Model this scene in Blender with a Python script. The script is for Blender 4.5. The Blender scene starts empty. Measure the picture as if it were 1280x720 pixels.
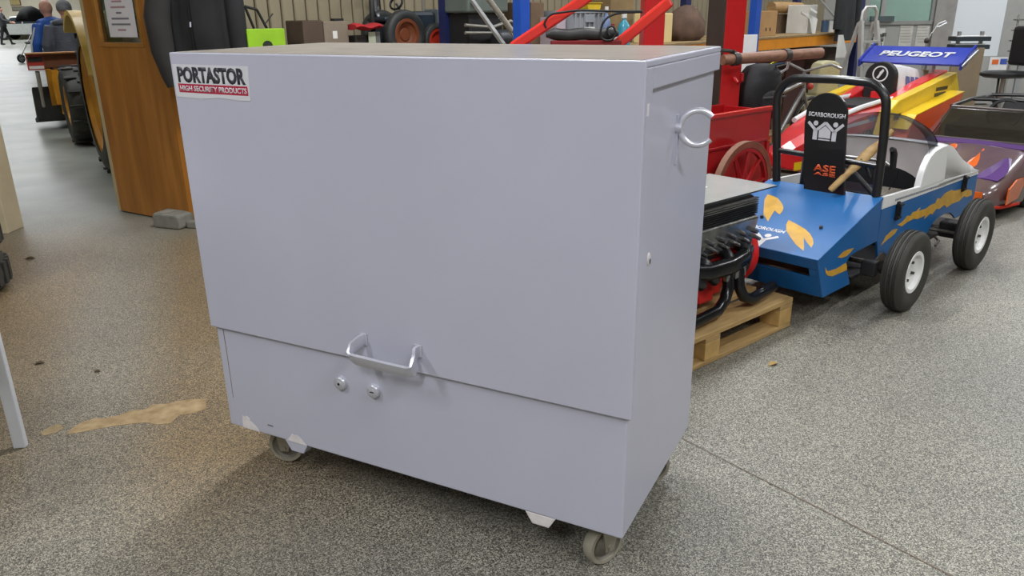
import bpy, bmesh, math, random
from mathutils import Vector, Matrix
random.seed(7)
PI = math.pi
scn = bpy.context.scene
col = scn.collection

# ------------------------------------------------------------------ camera
CAM_F, CAM_PITCH, CAM_ROLL, CAM_H = 972.7, 0.3434, -0.0127, 1.3976
_cp, _sp = math.cos(CAM_PITCH), math.sin(CAM_PITCH)
FWD = Vector((0, _cp, -_sp)); _up = Vector((0, _sp, _cp)); _rt = Vector((1, 0, 0))
RGT = _rt * math.cos(CAM_ROLL) + _up * math.sin(CAM_ROLL)
UPV = -_rt * math.sin(CAM_ROLL) + _up * math.cos(CAM_ROLL)
CAMPOS = Vector((0, 0, CAM_H))
cd = bpy.data.cameras.new('camera')
cd.sensor_width = 36.0; cd.lens = CAM_F / 1280 * 36.0
cd.clip_start = 0.05; cd.clip_end = 200
cam = bpy.data.objects.new('camera', cd); col.objects.link(cam)
M = Matrix.Identity(4)
for i in range(3):
    M[i][0] = RGT[i]; M[i][1] = UPV[i]; M[i][2] = -FWD[i]; M[i][3] = CAMPOS[i]
cam.matrix_world = M
scn.camera = cam

# ------------------------------------------------------------------ world, lights, exposure
w = bpy.data.worlds.new('world'); scn.world = w; w.use_nodes = True
w.node_tree.nodes['Background'].inputs[0].default_value = (0.75, 0.85, 0.9, 1)
w.node_tree.nodes['Background'].inputs[1].default_value = 0.05
vs = scn.view_settings
vs.view_transform = 'Standard'; vs.look = 'None'; vs.gamma = 1; vs.use_curve_mapping = False
vs.exposure = 0.0
CEIL = 4.4
# (x, y, rotation, power): strip lamps hung under the workshop ceiling
LAMPS = [(-3.4, 0.6, 45, 90), (-1.2, -1.8, 45, 125), (1.9, -0.6, 45, 105), (-0.3, 3.7, 45, 115), (1.5, 5.6, 45, 60), (3.6, 3.2, 45, 60),
         (5.6, 6.2, 45, 55), (3.2, 8.2, 45, 50), (4.8, 0.2, 45, 60), (7.0, 8.9, 45, 150)]
HALL = [(-5.2, 8.3, 60), (-7.5, 13, 60), (-12, 19, 70), (-17, 26, 110), (-22, 33, 170), (-26, 41, 300), (-31, 47.5, 420)]

# ------------------------------------------------------------------ ray helpers (photo measurements at a real depth)
def ray(x, y):
    return FWD + RGT * ((x - 640) / CAM_F) + UPV * ((360 - y) / CAM_F)
def at(x, y, z=None, Y=None):
    r = ray(x, y)
    t = (z - CAM_H) / r.z if z is not None else Y / r.y
    return CAMPOS + r * t
def onplane(x, y, p0, d):
    "point of a photo ray on the vertical plane through p0 along d"
    r = ray(x, y); n = Vector((-d[1], d[0], 0)); t = n.dot(Vector((p0[0], p0[1], 0)) - CAMPOS) / n.dot(r)
    return CAMPOS + r * t

# ------------------------------------------------------------------ mesh builder
def V(*a): return Vector(a)
class MB:
    def __init__(s): s.v = []; s.f = []
    def add(s, vs_, fs, M=None):
        b = len(s.v)
        for q in vs_:
            q = Vector(q); s.v.append(M @ q if M is not None else q)
        for f in fs: s.f.append([b + i for i in f])
        return s
    def bb(s, x0, x1, y0, y1, z0, z1, M=None):
        return s.add([(x0,y0,z0),(x1,y0,z0),(x1,y1,z0),(x0,y1,z0),(x0,y0,z1),(x1,y0,z1),(x1,y1,z1),(x0,y1,z1)],
                     [(0,3,2,1),(4,5,6,7),(0,1,5,4),(1,2,6,5),(2,3,7,6),(3,0,4,7)], M)
    def box(s, c, d, rz=0, M=None):
        m = Matrix.Translation(Vector(c)) @ Matrix.Rotation(rz, 4, 'Z')
        if M is not None: m = M @ m
        return s.bb(-d[0]/2, d[0]/2, -d[1]/2, d[1]/2, -d[2]/2, d[2]/2, m)
    def bar(s, p0, p1, w_, h_, up=(0,0,1)):
        p0 = Vector(p0); p1 = Vector(p1); z = (p1 - p0); L = z.length; z.normalize()
        u = Vector(up)
        if abs(z.dot(u)) > .98: u = Vector((1,0,0))
        x = u.cross(z).normalized(); y = z.cross(x)
        m = Matrix(((x.x,y.x,z.x,p0.x),(x.y,y.y,z.y,p0.y),(x.z,y.z,z.z,p0.z),(0,0,0,1)))
        return s.bb(-w_/2, w_/2, -h_/2, h_/2, 0, L, m)
    def loft(s, rings, closed=False, cap=True):
        n = len(rings[0]); b = len(s.v)
        for r in rings:
            for q in r: s.v.append(Vector(q))
        m = len(rings)
        for i in range(m if closed else m - 1):
            a0 = b + i * n; a1 = b + ((i + 1) % m) * n
            for j in range(n):
                k = (j + 1) % n; s.f.append([a0 + j, a0 + k, a1 + k, a1 + j])
        if cap and not closed:
            s.f.append([b + j for j in range(n)][::-1]); s.f.append([b + (m - 1) * n + j for j in range(n)])
        return s
    def tube(s, pts, r, seg=10, closed=False, cap=True, sx=1.0):
        pts = [Vector(q) for q in pts]; n = len(pts); rings = []
        rr = r if isinstance(r, (list, tuple)) else [r] * n
        prev = None
        for i in range(n):
            if closed: t = pts[(i+1) % n] - pts[i-1]
            else: t = pts[min(i+1, n-1)] - pts[max(i-1, 0)]
            t.normalize()
            if prev is None:
                u = Vector((0,0,1)) if abs(t.z) < .95 else Vector((1,0,0)); x = u.cross(t).normalized()
            else: x = (prev - t * prev.dot(t)).normalized()
            prev = x; y = t.cross(x)
            rings.append([pts[i] + (x * math.cos(a) * sx + y * math.sin(a)) * rr[i] for a in [2*PI*k/seg for k in range(seg)]])
        return s.loft(rings, closed, cap)
    def cyl(s, p0, p1, r0, r1=None, seg=16, cap=True):
        return s.tube([p0, p1], [r0, r0 if r1 is None else r1], seg, cap=cap)
    def lathe(s, prof, seg=24, M=None, closed=False):
        "profile of (radius, height) about local z"
        rings = []
        for k in range(seg):
            a = 2*PI*k/seg
            rings.append([((M or Matrix.Identity(4)) @ Vector((r*math.cos(a), r*math.sin(a), h))) for r, h in prof])
        n = len(prof); b = len(s.v)
        for r in rings: s.v.extend(r)
        for k in range(seg):
            a0 = b + k*n; a1 = b + ((k+1) % seg)*n
            for j in range(n if closed else n-1):
                i2 = (j+1) % n; s.f.append([a0+j, a1+j, a1+i2, a0+i2])
        if not closed:
            for j in (0, n-1):
                if prof[j][0] > 1e-6: s.f.append([b + k*n + j for k in range(seg)])
        return s
    def prism(s, poly, ax, t0, t1, M=None):
        f = {'y': lambda a,b,t: (a,t,b), 'x': lambda a,b,t: (t,a,b), 'z': lambda a,b,t: (a,b,t)}[ax]
        n = len(poly); vv = [f(a,b,t0) for a,b in poly] + [f(a,b,t1) for a,b in poly]
        ff = [list(range(n))[::-1], list(range(n, 2*n))] + [[i, (i+1)%n, n+(i+1)%n, n+i] for i in range(n)]
        return s.add(vv, ff, M)
    def sph(s, c, r, seg=14, rings=8, M=None):
        c = Vector(c); r = (r,r,r) if not isinstance(r,(tuple,list)) else r
        vv = [c + V(0,0,r[2])]; ff = []
        for i in range(1, rings):
            a = PI*i/rings
            for k in range(seg):
                b = 2*PI*k/seg; vv.append(c + V(r[0]*math.sin(a)*math.cos(b), r[1]*math.sin(a)*math.sin(b), r[2]*math.cos(a)))
        vv.append(c - V(0,0,r[2]))
        for k in range(seg): ff.append([0, 1+k, 1+(k+1)%seg])
        for i in range(rings-2):
            for k in range(seg):
                a0 = 1+i*seg; ff.append([a0+k, a0+seg+k, a0+seg+(k+1)%seg, a0+(k+1)%seg])
        e = len(vv)-1; a0 = 1+(rings-2)*seg
        for k in range(seg): ff.append([e, a0+(k+1)%seg, a0+k])
        return s.add(vv, ff, M)
    def mesh(s, name, smooth=None):
        me = bpy.data.meshes.new(name)
        me.from_pydata([tuple(q) for q in s.v], [], s.f)
        bm = bmesh.new(); bm.from_mesh(me)
        bmesh.ops.recalc_face_normals(bm, faces=bm.faces[:])
        bm.to_mesh(me); bm.free()
        if smooth:
            me.polygons.foreach_set('use_smooth', [True]*len(me.polygons))
            me.set_sharp_from_angle(angle=math.radians(smooth))
        me.update()
        return me
    def build(s, name, m, parent=None, smooth=40, bevel=0, label=None):
        me = s.mesh(name, smooth); me.materials.append(m)
        return link(name, me, parent, bevel, label)
def link(name, me, parent=None, bevel=0, label=None):
    o = bpy.data.objects.new(name, me); col.objects.link(o)
    if parent is not None: o.parent = parent
    if bevel:
        b = o.modifiers.new('bevel', 'BEVEL'); b.width = bevel; b.segments = 2; b.limit_method = 'ANGLE'; b.angle_limit = math.radians(50)
    if label: o['label'] = label
    return o
def thing(name, label, cat, loc=(0,0,0), rz=0, group=None):
    o = bpy.data.objects.new(name, None); col.objects.link(o)
    o.empty_display_size = .1; o.location = loc; o.rotation_euler = (0, 0, rz)
    return tag(o, label, cat, group)
def tag(o, label, cat, group=None):
    o['label'] = label; o['category'] = cat
    if group: o['group'] = group
    return o
def struct(o): o['kind'] = 'structure'; return o
def copy_tree(o, parent=None):
    c = o.copy(); col.objects.link(c); c.parent = parent
    for ch in list(o.children): copy_tree(ch, c)
    return c
def fit_text(name, s_, width, height, m, parent, Mx, thick=.0012, bold=0.0, shear=0, align='C'):
    "flat lettering scaled to width x height, lower left at the matrix origin"
    cu = bpy.data.curves.new(name, 'FONT'); cu.body = s_; cu.offset = bold; cu.shear = shear; cu.resolution_u = 3
    o = bpy.data.objects.new(name, cu); col.objects.link(o)
    bpy.context.view_layer.update()
    me = bpy.data.meshes.new_from_object(o.evaluated_get(bpy.context.evaluated_depsgraph_get()))
    bpy.data.objects.remove(o)
    xs = [q.co.x for q in me.vertices]; ys = [q.co.y for q in me.vertices]
    sx = width/(max(xs)-min(xs)); sy = height/(max(ys)-min(ys)); x0, y0 = min(xs), min(ys)
    bm = bmesh.new(); bm.from_mesh(me)
    bmesh.ops.remove_doubles(bm, verts=bm.verts[:], dist=1e-5)
    for q in bm.verts: q.co = Vector(((q.co.x-x0)*sx, (q.co.y-y0)*sy, 0))
    r = bmesh.ops.extrude_face_region(bm, geom=bm.faces[:])
    for g in r['geom']:
        if isinstance(g, bmesh.types.BMVert): g.co.z += thick
    bmesh.ops.recalc_face_normals(bm, faces=bm.faces[:])
    bm.transform(Mx)
    me2 = bpy.data.meshes.new(name); bm.to_mesh(me2); bm.free()
    bpy.data.meshes.remove(me)
    me2.materials.clear(); me2.materials.append(m)
    return link(name, me2, parent)
def curve(pts, n=4):
    "smooth Catmull-Rom run through the points"
    P_ = [Vector(p) for p in pts]; P_ = [P_[0]*2-P_[1]] + P_ + [P_[-1]*2-P_[-2]]; out = []
    for a, b, c, d in zip(P_, P_[1:], P_[2:], P_[3:]):
        for i in range(n):
            t = i/n; out.append(.5*((2*b)+(c-a)*t+(2*a-5*b+4*c-d)*t*t+(3*b-a-3*c+d)*t**3))
    return out + [P_[-2]]
def basis(o, x, y):
    "matrix with origin o, local x and y directions"
    x = Vector(x).normalized(); y = Vector(y); y = (y - x*y.dot(x)).normalized(); z = x.cross(y); o = Vector(o)
    return Matrix(((x.x,y.x,z.x,o.x),(x.y,y.y,z.y,o.y),(x.z,y.z,z.z,o.z),(0,0,0,1)))

# ------------------------------------------------------------------ materials
def lin(c):
    if isinstance(c, str): c = tuple(int(c[i:i+2],16)/255 for i in (0,2,4))
    return tuple((x/12.92 if x <= .04045 else ((x+.055)/1.055)**2.4) for x in c) + (1,)
MATS = {}
def pm(name, c, rough=.5, metal=0.0, var=.12, scale=9, bump=0.0, coat=0.0, c2=None, spec=.5, stretch=None, detail=4):
    if name in MATS: return MATS[name]
    m = bpy.data.materials.new(name); m.use_nodes = True; nt = m.node_tree; b = nt.nodes['Principled BSDF']
    b.inputs['Roughness'].default_value = rough; b.inputs['Metallic'].default_value = metal
    b.inputs['Coat Weight'].default_value = coat; b.inputs['Specular IOR Level'].default_value = spec
    tc = nt.nodes.new('ShaderNodeTexCoord'); no = nt.nodes.new('ShaderNodeTexNoise')
    no.inputs['Scale'].default_value = scale; no.inputs['Detail'].default_value = detail
    src = tc.outputs['Object']
    if stretch:
        mp = nt.nodes.new('ShaderNodeMapping'); mp.inputs['Scale'].default_value = stretch
        nt.links.new(src, mp.inputs[0]); src = mp.outputs[0]
    nt.links.new(src, no.inputs['Vector'])
    ra = nt.nodes.new('ShaderNodeValToRGB')
    a = lin(c); d = lin(c2) if c2 else tuple(x*(1-var) for x in a[:3]) + (1,)
    e = a if c2 else tuple(min(1, x*(1+var*.6)) for x in a[:3]) + (1,)
    ra.color_ramp.elements[0].position = .32; ra.color_ramp.elements[1].position = .68
    ra.color_ramp.elements[0].color = d; ra.color_ramp.elements[1].color = e
    nt.links.new(no.outputs['Fac'], ra.inputs[0]); nt.links.new(ra.outputs[0], b.inputs['Base Color'])
    if bump:
        bp = nt.nodes.new('ShaderNodeBump'); bp.inputs['Strength'].default_value = bump; bp.inputs['Distance'].default_value = .01
        nt.links.new(no.outputs['Fac'], bp.inputs['Height']); nt.links.new(bp.outputs[0], b.inputs['Normal'])
    MATS[name] = m
    return m
def glassy(name, tint, gloss=.12, rough=.05, alpha=None):
    m = bpy.data.materials.new(name); m.use_nodes = True; nt = m.node_tree; nt.nodes.clear()
    o = nt.nodes.new('ShaderNodeOutputMaterial'); mx = nt.nodes.new('ShaderNodeMixShader')
    t = nt.nodes.new('ShaderNodeBsdfTransparent'); g = nt.nodes.new('ShaderNodeBsdfGlossy')
    no = nt.nodes.new('ShaderNodeTexNoise'); no.inputs['Scale'].default_value = 6
    ra = nt.nodes.new('ShaderNodeMapRange'); ra.inputs[3].default_value = gloss*.8; ra.inputs[4].default_value = gloss*1.25
    nt.links.new(no.outputs[0], ra.inputs[0]); nt.links.new(ra.outputs[0], mx.inputs[0])
    t.inputs[0].default_value = lin(tint); g.inputs['Roughness'].default_value = rough; g.inputs[0].default_value = (.9,.9,.9,1)
    nt.links.new(t.outputs[0], mx.inputs[1]); nt.links.new(g.outputs[0], mx.inputs[2]); nt.links.new(mx.outputs[0], o.inputs[0])
    return m
def emis(name, c, st):
    m = bpy.data.materials.new(name); m.use_nodes = True; b = m.node_tree.nodes['Principled BSDF']
    b.inputs['Emission Color'].default_value = lin(c); b.inputs['Emission Strength'].default_value = st
    b.inputs['Base Color'].default_value = (.8,.8,.8,1)
    return m

def floor_material():
    m = bpy.data.materials.new('speckled_resin_floor'); m.use_nodes = True; nt = m.node_tree; b = nt.nodes['Principled BSDF']
    N = nt.nodes.new; L = nt.links.new
    tc = N('ShaderNodeTexCoord'); P = tc.outputs['Object']
    def noise(sc, det=2, rough=.5):
        n = N('ShaderNodeTexNoise'); n.inputs['Scale'].default_value = sc; n.inputs['Detail'].default_value = det
        n.inputs['Roughness'].default_value = rough; L(P, n.inputs['Vector']); return n
    def ramp(src, stops):
        r = N('ShaderNodeValToRGB'); el = r.color_ramp.elements
        el[0].position, el[0].color = stops[0]; el[1].position, el[1].color = stops[-1]
        for p_, c_ in stops[1:-1]:
            e = el.new(p_); e.color = c_
        L(src, r.inputs[0]); return r
    fine = N('ShaderNodeTexVoronoi'); fine.inputs['Scale'].default_value = 340; L(P, fine.inputs['Vector'])
    fs = N('ShaderNodeSeparateColor'); L(fine.outputs['Color'], fs.inputs[0])
    sp = ramp(fs.outputs[0], [(.0, lin('2e2d29')), (.3, lin('55534c')), (.62, lin('7d7b72')), (1.0, lin('b1ad9f'))])
    big = noise(.55, 3)
    # worn brown foot traffic, a property of the floor covering: strongest to the left of the cabinet
    sep = N('ShaderNodeSeparateXYZ'); L(P, sep.inputs[0])
    gx = N('ShaderNodeMapRange'); gx.inputs[1].default_value = -.1; gx.inputs[2].default_value = -.9; L(sep.outputs[0], gx.inputs[0])
    gy = N('ShaderNodeMapRange'); gy.inputs[1].default_value = 1.5; gy.inputs[2].default_value = 2.3; L(sep.outputs[1], gy.inputs[0])
    gy2 = N('ShaderNodeMapRange'); gy2.inputs[1].default_value = 6.4; gy2.inputs[2].default_value = 5.0; L(sep.outputs[1], gy2.inputs[0])
    def mul(a, c):
        q = N('ShaderNodeMath'); q.operation = 'MULTIPLY'; L(a, q.inputs[0])
        if isinstance(c, float): q.inputs[1].default_value = c
        else: L(c, q.inputs[1])
        return q.outputs[0]
    rb = ramp(big.outputs['Fac'], [(.25, (.65,.65,.65,1)), (.5, (1,1,1,1))])
    # paler lane worn by feet towards the doorway
    lx = N('ShaderNodeMath'); lx.operation = 'MULTIPLY_ADD'; lx.inputs[1].default_value = .37; L(sep.outputs[1], lx.inputs[0]); L(sep.outputs[0], lx.inputs[2])
    ls = N('ShaderNodeMath'); ls.operation = 'ADD'; ls.inputs[1].default_value = .62; L(lx.outputs[0], ls.inputs[0])
    la = N('ShaderNodeMath'); la.operation = 'ABSOLUTE'; L(ls.outputs[0], la.inputs[0])
    lm = N('ShaderNodeMapRange'); lm.inputs[1].default_value = .1; lm.inputs[2].default_value = .32; lm.inputs[3].default_value = .45; L(la.outputs[0], lm.inputs[0])
    fac = mul(mul(mul(mul(gx.outputs[0], gy.outputs[0]), gy2.outputs[0]), rb.outputs[0]), lm.outputs[0])
    mx = N('ShaderNodeMixRGB'); mx.blend_type = 'MULTIPLY'; mx.inputs[2].default_value = (.88,.66,.43,1)
    L(fac, mx.inputs[0]); L(sp.outputs[0], mx.inputs[1])
    # far hall: plain painted concrete, speckle too fine to see
    far = N('ShaderNodeMapRange'); far.inputs[1].default_value = 4.6; far.inputs[2].default_value = 6.4
    L(sep.outputs[1], far.inputs[0])
    fx = N('ShaderNodeMapRange'); fx.inputs[1].default_value = -1.6; fx.inputs[2].default_value = -2.4; L(sep.outputs[0], fx.inputs[0])
    ff = mul(far.outputs[0], fx.outputs[0])
    mn = noise(2.2, 4); cf = ramp(mn.outputs['Fac'], [(.35, lin('83857d')), (.65, lin('979a92'))])
    m2 = N('ShaderNodeMixRGB'); L(ff, m2.inputs[0]); L(mx.outputs[0], m2.inputs[1]); L(cf.outputs[0], m2.inputs[2])
    # grey dust mottling
    dn = noise(1.3, 5); dr = ramp(dn.outputs['Fac'], [(.3, (.82,.82,.82,1)), (.7, (1.06,1.05,1.02,1))])
    m3 = N('ShaderNodeMixRGB'); m3.blend_type = 'MULTIPLY'; m3.inputs[0].default_value = 1; L(m2.outputs[0], m3.inputs[1]); L(dr.outputs[0], m3.inputs[2])
    L(m3.outputs[0], b.inputs['Base Color'])
    rr = N('ShaderNodeMapRange'); rr.inputs[3].default_value = .5; rr.inputs[4].default_value = .32; L(ff, rr.inputs[0]); L(rr.outputs[0], b.inputs['Roughness'])
    return m

# ================================================================== SETTING
white_paint = pm('cream_wall_paint', 'cfc8b4', .6, var=.05, scale=3)
clad_m = pm('beige_cladding', '8c826a', .55, var=.10, scale=2, stretch=(6,6,.6))
joint_m = pm('cladding_backing', '6d6552', .8)
office_grey = pm('office_grey_panel', '9b9b98', .5, var=.05)
office_white = pm('office_white_panel', 'd3d9de', .45, var=.03, scale=2)
alu = pm('brushed_aluminium', 'b9babb', .35, .8, var=.08)
trim_m = pm('cream_gloss_trim', 'cbbd9f', .4, var=.1, scale=6)
ceil_m = pm('ceiling_board', 'c9c9c4', .8, var=.04)

fl = MB(); fl.add([(-62,-6,0),(16,-6,0),(16,56,0),(-62,56,0)], [(0,1,2,3)])
floor = struct(fl.build('floor', floor_material(), smooth=None))
cl = MB(); cl.bb(-62, 16, -6, 56, CEIL, CEIL+.1); struct(cl.build('ceiling', ceil_m, smooth=None))

def wall(name, A, B, h, m, thick=.12, pieces=None):
    d = Vector(B)-Vector(A); L = d.length; mb = MB()
    for x0, x1, z0, z1 in (pieces or [(0, L, 0, h)]): mb.bb(x0, x1, 0, thick, z0, z1)
    o = struct(mb.build(name, m, smooth=None)); o.location = (A[0], A[1], 0); o.rotation_euler = (0,0,math.atan2(d.y, d.x))
    return o
PA = Vector((-2.12, 5.38)); PD = Vector((.7071, .7071))            # the workshop's back partition runs at 45 degrees
wb = wall('wall_back', PA, PA + PD*10.3, CEIL, joint_m)
bd = MB(); bd.prism([(.004,-.022),(.012,-.03),(.086,-.03),(.094,-.022),(.094,0),(.004,0)], 'z', .0, CEIL-.01)
bme = bd.mesh('cladding_board', None); bme.materials.append(clad_m)
for i in range(102):
    o = link('cladding_board', bme, wb); o.location = (i*.1, 0, 0)
OA = Vector((4.55, 12.1)); OB = Vector((12.6, 10.75)); OD = (OB-OA).normalized()
def ow(px, py):
    q = onplane(px, py, OA, OD); return (Vector((q.x, q.y))-OA).dot(OD), q.z
ws0 = ow(1082, 20)[0]; ws1 = ow(1166, 20)[0]; wz = ow(1120, 28)[1]
OL = (OB-OA).length
wo = wall('wall_office', OA, OB, CEIL, office_grey, .1, [(0,ws0,0,CEIL), (ws0,ws1,0,wz), (ws0,ws1,2.3,CEIL), (ws1,OL,0,CEIL)])
struct(wall('wall_office_back', OA+Vector((.4,2.6)), OB+Vector((.4,2.6)), CEIL, office_white))
def opart(name, x0, y0, x1, y1, t0, t1, m, parent=wo, **k):
    a = ow(x0, y1); b = ow(x1, y0)
    return MB().bb(a[0], b[0], -t1, -t0, a[1], b[1]).build(name, m, parent, smooth=None, **k)
win = MB()
for x in (ws0, ow(1104,10)[0], ws1): win.bb(x-.03, x+.03, -.02, .06, wz, 2.3)
win.bb(ws0, ws1, -.03, .07, wz-.03, wz+.02); win.bb(ws0, ws1, -.02, .06, 2.26, 2.32)
wf = struct(win.build('window_1', alu, smooth=None)); wf.location = wo.location; wf.rotation_euler = wo.rotation_euler
gp = glassy('office_glass', 'cfe0d8', .1)
for a, b in ((ws0+.03, ow(1104,10)[0]-.03), (ow(1104,10)[0]+.03, ws1-.03)):
    MB().bb(a, b, .015, .021, wz+.02, 2.26).build('pane', gp, wf, smooth=None)
opart('corner_post', 1167, -60, 1180, 170, 0, .06, pm('post_grey','8f8c88',.5), label='grey upright post beside the office window')
dr = struct(MB().bb(0, ow(1258,0)[0]-ow(1182,0)[0], -.05, 0, .02, 2.3).build('door_2', office_white, smooth=None, bevel=.004))
dr.rotation_euler = wo.rotation_euler; q = OA + OD*ow(1182,0)[0]; dr.location = (q.x, q.y, 0)
MB().bb(.0, ow(1258,0)[0]-ow(1182,0)[0], -.062, -.05, .02, ow(1220,68)[1]-.02).build('kick_panel', office_grey, dr, smooth=None)
opart('side_panel', 1259, -60, 1300, 170, 0, .04, pm('panel_grey','8d9091',.5))
# walls nobody sees in the photograph, closing the place
wall('wall_left', (-50, 5.2), (-3.5, 5.2), CEIL, white_paint)
wall('wall_lintel', (-3.5, 5.2), (-2.12, 5.38), CEIL, white_paint, .12, [(0, 1.39, 2.2, CEIL)])
wall('wall_front', (12.6, -4.8), (-10, -4.8), CEIL, white_paint)
wall('wall_right', (12.6, 15), (12.6, -4.8), CEIL, white_paint)
wall('wall_side', (-10, -4.8), (-10, 5.2), CEIL, white_paint)
wall('wall_far', (-50, 53), (5.2, 53), CEIL, white_paint)
wall('wall_hall_side', (-50, 5.2), (-50, 53), CEIL, white_paint)
wall('wall_hall_right', (5.2, 53), (5.2, 12.7), CEIL, white_paint)
# left jamb of the wide opening
tr = MB(); tr.bb(-.16, 0, -.03, .15, 0, 2.2); tr.bb(-.18, -.12, -.05, -.03, 0, 2.2)
t1 = struct(tr.build('trim_1', trim_m, smooth=None, bevel=.004)); t1.location = (-3.43, 5.17, 0)
tr = MB(); tr.bb(0, .09, -.06, .1, 0, 2.2)
t2 = struct(tr.build('trim_2', trim_m, smooth=None, bevel=.004)); t2.location = (-2.14, 5.34, 0); t2.rotation_euler = (0,0,.13)

# floor marks: ochre worn patch, joint line
def floor_poly(name, pts, m, z=.0012):
    q = [at(x, y, z=0) for x, y in pts]
    return MB().prism([(a.x, a.y) for a in q], 'z', .0002, z).build(name, m, floor, smooth=None)
ochre = pm('worn_ochre_screed', 'a8926e', .7, var=.3, scale=22, c2='876f4c')
floor_poly('worn_patch', [(258,499),(257,512),(240,517),(224,519),(214,529),(197,531),(183,528),(165,530),(140,533),(118,537),(98,541),(83,543),(90,536),(100,529),(118,523),(132,523),(150,519),(165,513),(182,512),(190,506),(210,505),(225,501),(240,499)], ochre,
           ).__setitem__('label', 'ochre worn patch in the floor left of the grey cabinet')
floor_poly('worn_patch', [(80,535),(70,541),(55,545),(50,541),(62,534),(74,530)], pm('worn_pale_screed','8f7d5d',.75,var=.3,scale=20))
jl = []
c0, c1 = at(1205, 728, z=0), at(852, 548, z=0)
dv = (c1-c0).normalized(); nv = Vector((-dv.y, dv.x, 0))*.0024
MB().add([c0+nv+V(0,0,.0016), c0-nv+V(0,0,.0016), c1-nv*.6+V(0,0,.0016), c1+nv*.6+V(0,0,.0016)], [(0,1,2,3)]).build('joint_line', pm('floor_joint','6e5f52',.8), floor, smooth=None)

# ceiling lamps
lamp_house = pm('lamp_housing', 'd8d8d4', .5); lamp_em = emis('lamp_diffuser', 'f4faff', 6)
hb = MB().bb(-.8,.8,-.13,.13,-.05,.06).mesh('housing', None); hb.materials.append(lamp_house)
db = MB().bb(-.77,.77,-.11,.11,-.065,-.05).mesh('diffuser', None); db.materials.append(lamp_em)
rb_ = MB(); rb_.cyl((0,0,.06),(0,0,.4),.012,seg=8)
rm = rb_.mesh('hanger_rod', None); rm.materials.append(alu)
def lamp(x, y, rz, power, sx=1.5, sy=.2, lab='white strip lamp hung from the workshop ceiling above the frame', grp='ceiling strip lamps', sc=1):
    t = thing('strip_lamp', lab, 'lamp', (x, y, CEIL-.4), math.radians(rz), grp)
    for nme, me in (('housing', hb), ('diffuser', db), ('hanger_rod', rm)):
        o = link(nme, me, t); o.scale = (sc, sc, 1)
    ld = bpy.data.lights.new('lamp_light', 'AREA'); ld.shape = 'RECTANGLE'; ld.size = sx; ld.size_y = sy; ld.energy = power; ld.color = (.96, .98, 1)
    lo = bpy.data.objects.new('lamp_light', ld); col.objects.link(lo); lo.parent = t; lo.location = (0,0,-.07)
for x, y, rz, p in LAMPS: lamp(x, y, rz, p)
for x, y, p in HALL: lamp(x, y, 30, p, 4.4, .6, 'long strip lamp hung in the hall beyond the doorway', 'hall ceiling lamps', 3)
lamp(8.2, 12.6, -10, 170, lab='strip lamp inside the glazed office', grp=None)

# ================================================================== TOOL CABINET
grey_paint = pm('pale_grey_enamel', 'b0b1c1', .3, var=.035, scale=2.2, bump=.01)
grey_top = pm('dusty_reflection_enamel', '918a83', .3, var=.3, scale=9, stretch=(1,6,1))  # dust tone, with streaks in the colour that stand in for reflections
steel = pm('satin_steel', 'cacbd6', .33, .5, var=.05)
hole_m = pm('dark_hole', '141414', .8)
CW, CD = 1.317, .619
CX = thing('tool_cabinet', 'large pale grey steel security tool cabinet on castors in the foreground', 'cabinet', (-.1786, 2.1783, 0), math.radians(-27.245))
hx, hy = CW/2, CD/2; o_ = .011
MB().bb(-hx, hx, -hy, hy, .16, 1.285).build('body', grey_paint, CX, smooth=None, bevel=.004)
ld = MB()
ld.prism([(-hy-o_,.5),(-hy-.001,.5),(-hy-.001,1.286),(hy+o_,1.286),(hy+o_,1.3),(-hy-o_,1.3)], 'x', -hx-o_, hx+o_)
for s in (-1, 1):
    x0, x1 = sorted((s*(hx+.001), s*(hx+o_)))
    ld.bb(x0, x1, -hy-.001, -hy+.042, .5, 1.286)
    ld.bb(x0, x1, -hy+.042, hy+o_, 1.24, 1.286)
lid = ld.build('lid', grey_paint, CX, smooth=None, bevel=.003)
MB().bb(-hx-o_+.012, hx+o_-.012, -hy-o_+.012, hy+o_-.012, 1.3, 1.3012).build('lid_top_skin', grey_top, lid, smooth=None, label='dusty top of the lid with painted reflection streaks')
F0 = -hy - o_
def lid_txt(nm, s_, x, z, w_, h_, m, parent, **k): return fit_text(nm, s_, w_, h_, m, parent, basis((x, F0-.0011, z), (1,0,0), (0,0,1)), .0006, **k)
st_white = pm('sticker_white', 'c9c9cf', .4, var=.03); st_red = pm('sticker_red', 'a8233f', .4, var=.1, scale=20); st_blk = pm('sticker_black', '33343c', .4, var=.25, scale=25)
stk = MB().prism([(-.662,1.27),(-.387,1.269),(-.391,1.182),(-.43,1.1815),(-.5,1.186),(-.57,1.181),(-.663,1.184)], 'y', F0-.001, F0).build('brand_sticker', st_white, CX, smooth=None, label='white sticker with black lettering over a red band')
lid_txt('lettering', 'PORTASTOR', -.646, 1.222, .246, .042, st_blk, stk, bold=.05)
MB().prism([(-.65,1.2195),(-.396,1.2185),(-.396,1.1945),(-.648,1.1965)], 'y', F0-.0013, F0-.0009).build('red_band', st_red, stk, smooth=None)
fit_text('lettering', 'HIGH SECURITY PRODUCTS', .243, .0145, st_white, stk, basis((-.643, F0-.0014, 1.2005), (1,0,-.006), (0,0,1)), .0006, bold=.025)
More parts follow.
